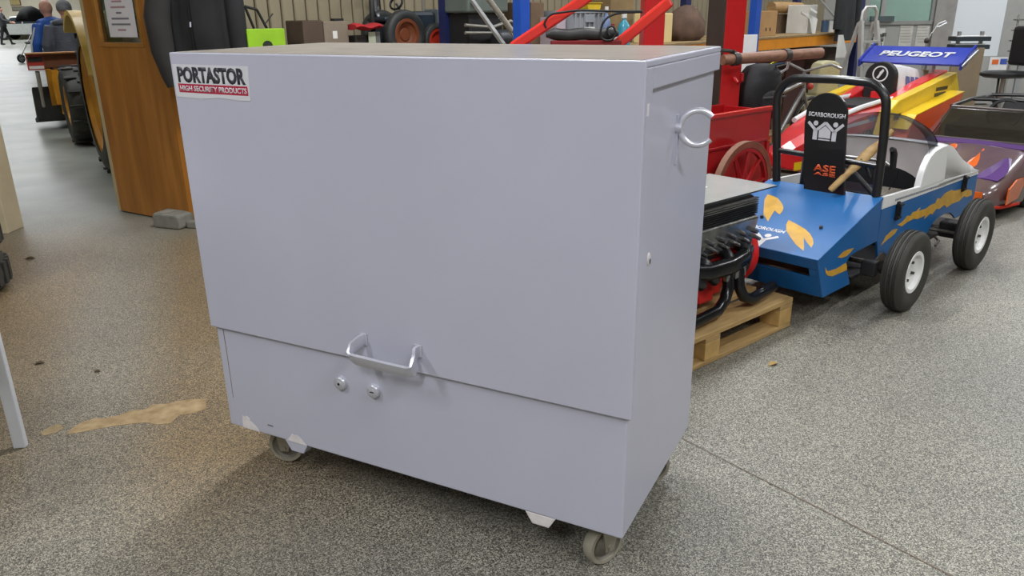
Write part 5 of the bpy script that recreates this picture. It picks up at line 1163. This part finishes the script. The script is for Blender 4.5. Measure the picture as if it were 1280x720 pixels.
# ================================================================== PEOPLE
def fused(name, mb, vox, parent, pick, mats, it=3):
    me = mb.mesh(name, None); o = bpy.data.objects.new(name, me); col.objects.link(o)
    r = o.modifiers.new('r','REMESH'); r.mode = 'VOXEL'; r.voxel_size = vox; r.use_smooth_shade = True
    s = o.modifiers.new('s','SMOOTH'); s.iterations = it; s.factor = .5
    bpy.context.view_layer.update()
    m2 = bpy.data.meshes.new_from_object(o.evaluated_get(bpy.context.evaluated_depsgraph_get()))
    bpy.data.objects.remove(o)
    for m in mats: m2.materials.append(m)
    for p in m2.polygons: p.material_index = pick(p.center); p.use_smooth = True
    m2.name = name
    return link(name, m2, parent)
skin_m = pm('skin', 'c08d78', .55, var=.06)
def person(label, loc, rz, H, top, top_m, leg_m, hair_m=None, bald=False, arms=None, lean=0, stride=.12, vox=.016, girth=1.0):
    P = thing('person', label, 'person', loc, rz); k = H/1.75; b = MB()
    def T(pts, rr, seg=12): b.tube([Vector(p)*k for p in pts], [r*k for r in rr], seg)
    hd = lean     # forward lean of the upper body along +x
    # torso, neck
    T([(0,0,.90),(0,0,1.0),(hd*.3,0,1.15),(hd*.6,0,1.32),(hd*.8,0,1.42)], [.14,.145,.14,.155,.10], 16)
    T([(hd*.6,-.16,1.40),(hd*.6,0,1.42),(hd*.6,.16,1.40)], [.06,.08,.06])
    T([(hd*.8,0,1.40),(hd*.95,0,1.50),(hd+.01,0,1.56)], [.065,.055,.055])
    hx_, hz_ = hd+.02, 1.645
    b.sph((hx_*k,0,hz_*k),(.096*k,.078*k,.12*k),18,12); b.sph(((hx_+.03)*k,0,(hz_-.05)*k),(.065*k,.058*k,.065*k),14,8)
    b.sph(((hx_+.1)*k,0,(hz_-.015)*k),(.02*k,.015*k,.028*k),8,6)                      # nose
    for s in (-1,1): b.sph((hx_*k,s*.08*k,(hz_-.01)*k),(.02*k,.012*k,.032*k),8,6)      # ears
    for s in (-1,1):
        f = stride*s
        T([(0,s*.085,.92),(f*.5,s*.095,.5),(f,s*.10,.10)], [.098,.068,.048]); T([(f-.05,s*.10,.05),(f+.06,s*.105,.045),(f+.16,s*.11,.035)], [.042,.045,.032])
    ar = arms or {}
    hands = []
    for s in (-1,1):
        e, h_ = ar.get(s, ((hd*.4,s*.26,1.12),(hd*.4+.08,s*.25,.88)))
        T([(hd*.6,s*.18,1.40),e,h_], [.062,.048,.034]); hv = (Vector(h_)-Vector(e)).normalized(); h_ = Vector(h_); side = Vector((1,0,0)) - hv*hv.x; side.normalize()
        T([h_, h_+hv*.085], [.032,.036], 8)
        for q in range(4):
            r0 = h_+hv*.08+side*(.027-.018*q); T([r0, r0+hv*(.05-.006*abs(q-1)), r0+hv*(.085-.012*abs(q-1))+side*.004], [.0105,.0105,.009], 6)
        r0 = h_+hv*.03+side*.03; T([r0, r0+hv*.03+side*.025, r0+hv*.065+side*.03], [.012,.012,.01], 6)
    zc, zl, zs = 1.44*k, .93*k, .085*k
    def pick(c):
        if c.z > zc: return 0
        if c.z < zs: return 2
        if abs(c.y) > .2*k or c.z > .99*k: return 0 
        return 1
    fused('body', b, vox, P, pick, [skin_m, leg_m, matt_black])
    j = MB()
    def J(pts, rr, seg=16): j.tube([Vector(p)*k for p in pts], [r*k for r in rr], seg)
    if top == 'puffer':
        zz = []; rr = []; n = 15
        for i in range(n*2+1):
            z = .82+.62*i/(n*2); zz.append((hd*max(0,(z-.95)/.5)*.8,0,z)); rr.append(.182+(.0 if i%2 else -.014)-(.05 if i > n*2-2 else 0))
        J(zz, rr, 22)
    else: J([(0,0,.84),(0,0,.95),(hd*.3,0,1.15),(hd*.6,0,1.34),(hd*.8,0,1.45)], [.165,.165,.16,.17,.095], 20)
    J([(hd*.6,-.17,1.395),(hd*.6,0,1.43),(hd*.6,.17,1.395)], [.075,.095,.075])
    J([(hd*.85,0,1.43),(hd*.95,0,1.49)], [.09,.085])
    for s in (-1,1):
        e, h_ = ar.get(s, ((hd*.4,s*.26,1.12),(hd*.4+.08,s*.25,.88))); J([(hd*.6,s*.18,1.40),e,h_], [.08,.066,.05])
    jk = fused('jacket', j, vox, P, lambda c: 0, [top_m], 2 if top != 'puffer' else 1); P.scale = (girth, girth, 1)
    hm = MB()
    if not bald and hair_m:
        hm.sph(((hx_-.012)*k,0,(hz_+.025)*k),(.103*k,.088*k,.108*k),18,12); hm.f = [f for f in hm.f if sum(hm.v[i].z for i in f)/len(f) > (hz_-.03)*k and not (sum(hm.v[i].x for i in f)/len(f) > (hx_+.05)*k and sum(hm.v[i].z for i in f)/len(f) < (hz_+.05)*k)]
        hm.build('hair', hair_m, P, smooth=80)
    for s in (-1,1): MB().sph(((hx_+.086)*k, s*.03*k, (hz_+.005)*k), .009*k, 8, 6).build('eye', hole_m, P)
    MB().bb((hx_+.082)*k,(hx_+.093)*k,-.02*k,.02*k,(hz_-.075)*k,(hz_-.069)*k).build('mouth', pm('lip','8f5448',.6), P, smooth=None)
    return P, jk, k
pq = at(62, 2, Y=11.8); P1, jk, k = person('bald person in a blue jacket with a white stripe beyond the tractor', (pq.x, pq.y, 0), math.radians(150), 1.60, 'plain', pm('jacket_blue','2456a8',.6,var=.15), pm('trousers_dark','23252b',.8), bald=True, lean=.1, girth=1.15)
for s in (-1,1): MB().tube([(.02*k,s*.265*k,1.36*k),(.05*k,s*.335*k,1.12*k),(.12*k,s*.315*k,.9*k)], .012, 6).build('white_stripe', pm('stripe_white','d9d9d6',.6), P1)
pq = at(77, 5, Y=11.4); P2, jk, k = person('grey haired person in a grey quilted jacket seen from behind', (pq.x+.02, pq.y, 0), math.radians(115), 1.58, 'puffer', pm('puffer_grey','595c66',.6,var=.15,scale=12), pm('trousers_grey','33353b',.8), hair_m=pm('hair_grey','77787a',.8,var=.2,scale=30), girth=1.22)
MB().tube([Vector((-.12*math.cos(a)*1.0-.02, .13*math.sin(a), 1.43+.03*math.cos(a)))*k for a in [math.radians(-80+16*i) for i in range(11)]], [.03*k]+[.045*k]*9+[.03*k], 10).build('hood', pm('puffer_grey',''), P2, smooth=60)
pq = at(9, 56, z=0); person('distant person in dark clothes walking by the silver car', (pq.x, pq.y, 0), math.radians(20), 1.84, 'plain', pm('coat_dark','2b2b2e',.8,var=.2), pm('trousers_black','1b1c20',.8), hair_m=pm('hair_dark','2e2822',.8), stride=.2, vox=.02, arms={1: ((.12,.25,1.15),(.38,.2,1.05)), -1: ((.1,-.25,1.15),(.36,-.2,1.05))})

# hooded pushchair
pq = at(39, 40, Y=26); HC = thing('pushchair', 'black hooded pushchair with grey seat beyond the yellow loader', 'pushchair', (pq.x+.15, 26, 0), math.radians(250)); HC.scale = (1.1,1.1,1.1)
rings = []
for i in range(7):
    a = math.radians(-10+i*28); rings.append([(.05+.32*math.cos(a)*1.0, .27*math.cos(b_), 1.12+.30*math.sin(a)*math.sin(b_)+.12*math.sin(b_)) for b_ in [PI*q/12 for q in range(13)]])
hd_ = MB()
for r in rings: hd_.v.extend(Vector(q) for q in r)
for i in range(6):
    for j_ in range(12): hd_.f.append([i*13+j_, i*13+j_+1, (i+1)*13+j_+1, (i+1)*13+j_])
hd_.build('hood', blk_f, HC, smooth=60).modifiers.new('s','SOLIDIFY').thickness = .01
MB().prism([(-.2,.55),(.25,.5),(.3,.56),(-.12,.63),(-.28,1.2),(-.34,1.18)], 'y', -.2, .2).build('seat', pm('pram_grey','74756f',.8,var=.15), HC, smooth=None, bevel=.02)
for s in (-1,1):
    MB().tube([(-.55,s*.22,1.22),(-.3,s*.24,1.05),(.1,s*.25,.6),(.42,s*.25,.2)], .015, 8).build('frame_tube', alu, HC, smooth=60); MB().tube([(-.35,s*.25,.2),(-.05,s*.25,.78)], .015, 8).build('frame_tube', alu, HC)
    for x, r_ in ((.42,.12),(-.35,.16)): MB().lathe([(r_*.8,-.02),(r_,-.02),(r_,.02),(r_*.8,.02)], 24, basis((x,s*.28,r_),(1,0,0),(0,0,1)), closed=True).build('wheel', matt_black, HC); MB().lathe([(0,-.012),(r_*.78,-.006),(r_*.78,.006),(0,.012)], 20, basis((x,s*.28,r_),(1,0,0),(0,0,1))).build('wheel_disc', alu, HC)
MB().tube([(-.55,-.22,1.22),(-.56,0,1.24),(-.55,.22,1.22)], .018, 8).build('push_handle', matt_black, HC); MB().cyl((.42,-.27,.12),(.42,.27,.12),.01,seg=8).build('axle', alu, HC); MB().cyl((-.35,-.27,.16),(-.35,.27,.16),.01,seg=8).build('axle', alu, HC)
# silver car far off
cq = at(22, 50, z=0); SC = thing('silver_car', 'silver car parked far away in the hall', 'car', (cq.x+.3, cq.y+1.0, 0), math.radians(8))
slv = pm('car_silver', 'b9bcb8', .3, .5, var=.1)
MB().prism([(-2.0,.3),(-2.05,.6),(-1.9,.85),(-1.2,.92),(-.7,1.38),(.6,1.42),(1.2,.98),(1.95,.8),(2.05,.5),(2.0,.3)], 'y', -.8, .8).build('body', slv, SC, smooth=None, bevel=.06)
for s in (-1,1):
    yy = sorted((s*.802, s*.81)); MB().prism([(-1.05,.95),(-.62,1.3),(-.05,1.33),(-.05,.95)], 'y', *yy).build('window', pm('car_glass','2c3235',.15), SC, smooth=None); MB().prism([(.02,.95),(.02,1.33),(.56,1.34),(.98,.97)], 'y', *yy).build('window', pm('car_glass',''), SC, smooth=None)
    for x in (-1.25,1.3): MB().lathe([(0,-.09),(.2,-.1),(.31,-.09),(.31,.09),(.2,.1),(0,.09)], 24, basis((x,s*.75,.31),(1,0,0),(0,0,1))).build('wheel', matt_black, SC); MB().lathe([(0,-.008),(.19,-.008),(.19,.008),(0,.008)], 18, basis((x,s*.86,.31),(1,0,0),(0,0,1))).build('hubcap', alu, SC)
for y in (-.6,.6): MB().bb(-2.08,-2.0,y-.15,y+.15,.62,.74).build('lamp', pm('lamp_glass','e4e4dc',.2), SC, smooth=None, bevel=.02)
MB().bb(-2.1,-2.02,-.8,.8,.34,.5).build('bumper', slv, SC, smooth=None, bevel=.03)
for px0, py0, px1, py1, m, lab in ((14,0,24,6,pm('board_cream','b09f6a',.7),'small tan notice board on the far hall wall'),(16,9,30,13,pm('board_grey','7d7d70',.7),'long grey notice board low on the far hall wall')):
    a = at(px0, py1, Y=52.95); b = at(px1, py0, Y=52.95); nb = thing('notice_board', lab, 'notice board', (a.x, 52.93, 0))
    MB().bb(0,b.x-a.x,0,.04,a.z,b.z).build('panel', m, nb, smooth=None); MB().bb(-.05,b.x-a.x+.05,.041,.06,a.z-.05,b.z+.05).build('frame', cardd, nb, smooth=None)

# ================================================================== RIGHT BACKGROUND
# stepladder
lq = at(1076, 100, Y=8.25); LD_ = thing('stepladder', 'tall aluminium stepladder beside the race car wing', 'ladder', (lq.x, 8.25, 0), .3); LD_.scale = (1,1,.88); lalu = pm('ladder_alloy', 'b9bab9', .4, .3, var=.06)
def lad(x, z): return Vector((x, .28*(1-z/1.5), z))
for s in (-1,1): MB().bar((s*.17,-.28,0),(s*.09,0,1.42),.03,.05,(0,1,0)).build('stile', lalu, LD_, smooth=None); MB().bar((s*.17,.34,0),(s*.09,.03,1.40),.025,.03,(0,1,0)).build('rear_leg', lalu, LD_, smooth=None)
for k in range(5):
    z = .22+k*.24; f = z/1.42; MB().bb(-.15+.07*f,.15-.07*f,-.28*(1-f)-.04,-.28*(1-f)+.05,z,z+.025).build('tread', lalu, LD_, smooth=None)
MB().tube([(-.09,0,1.38),(-.085,0,1.52),(-.05,0,1.57),(.05,0,1.57),(.085,0,1.52),(.09,0,1.38)], .016, 10).build('hand_hoop', pm('white_hoop','c9c9c7',.35,.4), LD_, smooth=60)
MB().prism([(-.09,1.0),(.06,1.0),(-.03,1.26),(-.09,1.26)], 'y', .31, .315).build('paper_bag', pm('white_card',''), LD_, smooth=None)
# notices on the office wall
nb = opart('poster', 1083, 35, 1107, 66, .001, .01, pm('poster_white','c9cac6',.6), wo)
pb = MB(); random.seed(9)
for k in range(12):
    x = random.uniform(1085,1104); y = random.uniform(44,62); a = ow(x,y); pb.bb(a[0],a[0]+.06,-.013,-.011,a[1],a[1]+.05)
o = pb.build('poster_print', pm('poster_print','5a5a52',.6,var=.3), wo, smooth=None); o['kind'] = 'stuff'
for x0, x1 in ((1122,1142),(1143,1163)):
    opart('paper_sheet', x0, 31, x1, 58, .001, .006, pm('sheet_pale','bfbdb6',.6), wo)
    for k in range(6): opart('print_row', x0+3, 34+k*3.6, x1-4, 35+k*3.6, .0065, .008, pm('sheet_line','9b9890',.6), wo)
opart('window_ledge', 1086, 20, 1116, 27, .02, .1, pm('ledge_dark','4a5558',.5), wo)
opart('red_blue_notice', 1232, 71, 1258, 90, .065, .07, pm('notice_white','d8d8d8',.6), wo)
opart('notice_block', 1237, 74, 1246, 80, .0705, .074, pm('notice_orange','d8672f',.6), wo); opart('notice_block', 1247, 73, 1257, 80, .0705, .074, pm('notice_blue','3d55a8',.6), wo)
# brown board behind the wing
q = at(1215, 118, Y=8.6); bb_ = thing('fibre_board', 'tan fibre board panel standing behind the race car', 'board', (q.x, 8.75, 0), .05)
MB().bb(-.2,.14,0,.03,0,.95).build('panel', pm('hardboard','8f7f68',.7,var=.08), bb_, smooth=None); MB().bb(-.2,.14,.0305,.05,.02,.06).build('batten', cardd, bb_, smooth=None)
# small display stand with two dark shelves
q = at(1212, 50, Y=9.4); ds = thing('display_stand', 'white stand with two dark shelves in front of the pale door', 'stand', (q.x, 9.4, 0), -.1)
MB().bb(-.14,-.11,-.02,.02,0,1.10).build('stand_post', alu, ds, smooth=None); MB().bb(.11,.14,-.02,.02,0,1.10).build('stand_post', alu, ds, smooth=None)
for py in (47, 57):
    z = at(1212, py, Y=9.4).z; MB().bb(-.19,.19,-.10,.12,z-.035,z+.012).build('shelf', pm('shelf_slate','2f393e',.45), ds, smooth=None); MB().bb(-.17,.19,-.07,.12,z+.0125,z+.02).build('shelf_liner', pm('liner_white','d9d9d9',.6), ds, smooth=None)
MB().bb(-.2,.2,-.12,.14,0,.03).build('stand_base', alu, ds, smooth=None)
# desk lamp on a pole
q = at(1158, 55, Y=9.6); dl = thing('pole_lamp', 'thin chrome lamp on a bent arm behind the blue wing', 'lamp', (q.x, 9.6, 0))
zt = at(1158,52,Y=9.6).z
MB().tube([(0,0,0),(0,0,zt)], .012, 8).build('pole', alu, dl); MB().tube([(0,0,zt),(.03,0,zt+.08),(.09,0,zt+.17)], .008, 8).build('bent_arm', alu, dl); MB().tube([(.08,0,zt+.16),(.10,0,zt+.2),(.18,0,zt+.23),(.2,0,zt+.21),(.12,0,zt+.17),(.08,0,zt+.16)], .01, 8).build('lamp_ring', alu, dl); MB().sph((0,0,zt+.01),(.035,.02,.035),10,7).build('joint', grime, dl); MB().bb(-.12,.12,-.12,.12,0,.02).build('foot', grime, dl, smooth=None)
# stool
q = at(1240, 92, Y=7.6); sl = thing('office_chair', 'black padded office chair at the right edge behind the purple car', 'chair', (q.x+.12, 7.6, 0), .3)
zs = q.z
MB().loft([[(x_*math.cos(a)*1.0, y_*math.sin(a), z_) for a in [2*PI*k/24 for k in range(24)]] for x_, y_, z_ in ((.18,.17,zs-.035),(.215,.2,zs-.02),(.215,.2,zs+.005),(.17,.16,zs+.02))]).build('seat', pm('seat_vinyl','1d1e20',.4,var=.2), sl, smooth=60)
MB().bb(.2,.26,-.18,.18,zs+.06,zs+.42).build('backrest', pm('seat_vinyl',''), sl, smooth=None, bevel=.03); MB().tube([(.05,0,zs-.04),(.24,0,zs-.02),(.27,0,zs+.1)], .014, 8).build('back_bracket', alu, sl)
MB().cyl((0,0,.1),(0,0,zs-.036),.022,seg=12).build('gas_stem', alu, sl); MB().tube([(-.06,0,zs-.04),(-.12,-.06,zs-.18),(-.14,-.1,.42)], .01, 8).build('lever', grime, sl)
for k in range(5):
    a = 2*PI*k/5; MB().tube([(0,0,.1),(.26*math.cos(a),.26*math.sin(a),.07)], .018, 8).build('base_spoke', grime, sl); MB().lathe([(0,-.02),(.03,-.02),(.03,.02),(0,.02)], 14, basis((.26*math.cos(a),.26*math.sin(a),.031),(1,0,0),(0,0,1))).build('castor', matt_black, sl)
q = at(1266, 60, Y=9.0); tl = thing('chrome_rack', 'slim chrome display rack at the right edge by the grey panel', 'rack', (q.x, 9.0, 0))
MB().tube([(0,0,0),(0,0,1.28)], .012, 8).build('rack_pole', alu, tl)
for k in range(5): MB().bb(-.03,.12,-.04,.04,1.22-k*.11,1.235-k*.11).build('rack_shelf', alu, tl, smooth=None)
MB().bb(-.15,.15,-.15,.15,0,.02).build('rack_base', alu, tl, smooth=None)
# bicycle leaning among the clutter
bq = at(1000, 140, Y=6.75); BC = thing('bicycle', 'grey bicycle leaning behind the black roll bar', 'bicycle', (bq.x-.55, 6.35, 0), math.radians(42))
bfr = pm('bike_frame','8d8f90',.35,.5)
for x in (-.02,.98):
    MB().tube([(x+.31*math.cos(a),0,.325+.31*math.sin(a)) for a in [2*PI*k/40 for k in range(40)]], .016, 8, closed=True).build('tyre', matt_black, BC, smooth=60)
    MB().tube([(x+.29*math.cos(a),0,.325+.29*math.sin(a)) for a in [2*PI*k/40 for k in range(40)]], .008, 6, closed=True).build('rim', alu, BC, smooth=60)
    for k in range(12): a = 2*PI*k/12; MB().cyl((x,0,.325),(x+.29*math.cos(a),0,.325+.29*math.sin(a)),.002,seg=4).build('spoke', alu, BC)
    MB().cyl((x,-.04,.325),(x,.04,.325),.02,seg=10).build('hub', alu, BC)
for p_, q_, r_ in (((.42,0,.3),(.32,0,.78),.016),((.42,0,.3),(.83,0,.72),.018),((.34,0,.7),(.82,0,.78),.016),((.42,0,.3),(-.02,.05,.325),.01),((.42,0,.3),(-.02,-.05,.325),.01),((.33,0,.72),(-.02,.05,.325),.009),((.33,0,.72),(-.02,-.05,.325),.009),((.83,0,.72),(.98,.05,.325),.012),((.83,0,.72),(.98,-.05,.325),.012),((.84,0,.7),(.81,0,.86),.016)):
    MB().tube([p_, q_], r_, 10).build('frame_tube', bfr, BC)
MB().tube([(.86,-.3,.9),(.88,-.2,.93),(.82,0,.87),(.88,.2,.93),(.86,.3,.9)], .012, 8).build('handlebar', alu, BC); MB().tube([(.32,0,.78),(.31,0,.86)], .012, 8).build('seat_post', alu, BC)
MB().loft([[(x_, y_*math.cos(a), .875+.03*math.sin(a)) for a in [2*PI*k/12 for k in range(12)]] for x_, y_ in ((.18,.07),(.22,.08),(.3,.05),(.42,.02),(.45,.012))]).build('saddle', matt_black, BC, smooth=60)
MB().lathe([(.05,-.006),(.085,-.006),(.085,.006),(.05,.006)], 24, basis((.42,-.05,.3),(1,0,0),(0,0,1)), closed=True).build('chainring', grime, BC); MB().tube([(.42,-.07,.3),(.5,-.08,.16)], .009, 6).build('crank', grime, BC); MB().sph((.9,-.02,.74),(.03,.03,.03),10,6).build('front_light', pm('red_reflector','a8352c',.3), BC)
# cream panel
q = at(1030, 100, Y=7.45); cp = thing('jerry_can', 'cream moulded container with rounded top behind the roll bar', 'container', (q.x, 7.45, .0), .35)
cc = pm('cream_plastic','b3ad88',.5,var=.12)
MB().bb(-.15,.15,-.09,.09,.001,.62).build('lower_box', cc, cp, smooth=None, bevel=.02); MB().prism([(-.12,.62),(.12,.62),(.12,.86),(.1,.9),(.05,.92),(-.05,.92),(-.1,.9),(-.12,.86)], 'y', -.07, .07).build('upper_box', cc, cp, smooth=None, bevel=.02); MB().bb(.05,.09,-.0935,-.0905,.52,.57).build('vent_hole', hole_m, cp, smooth=None); MB().bb(-.14,.14,-.075,.075,.615,.63).build('seam', pm('cream_dark','8b8564',.6), cp, smooth=None)
bpy.context.view_layer.update()
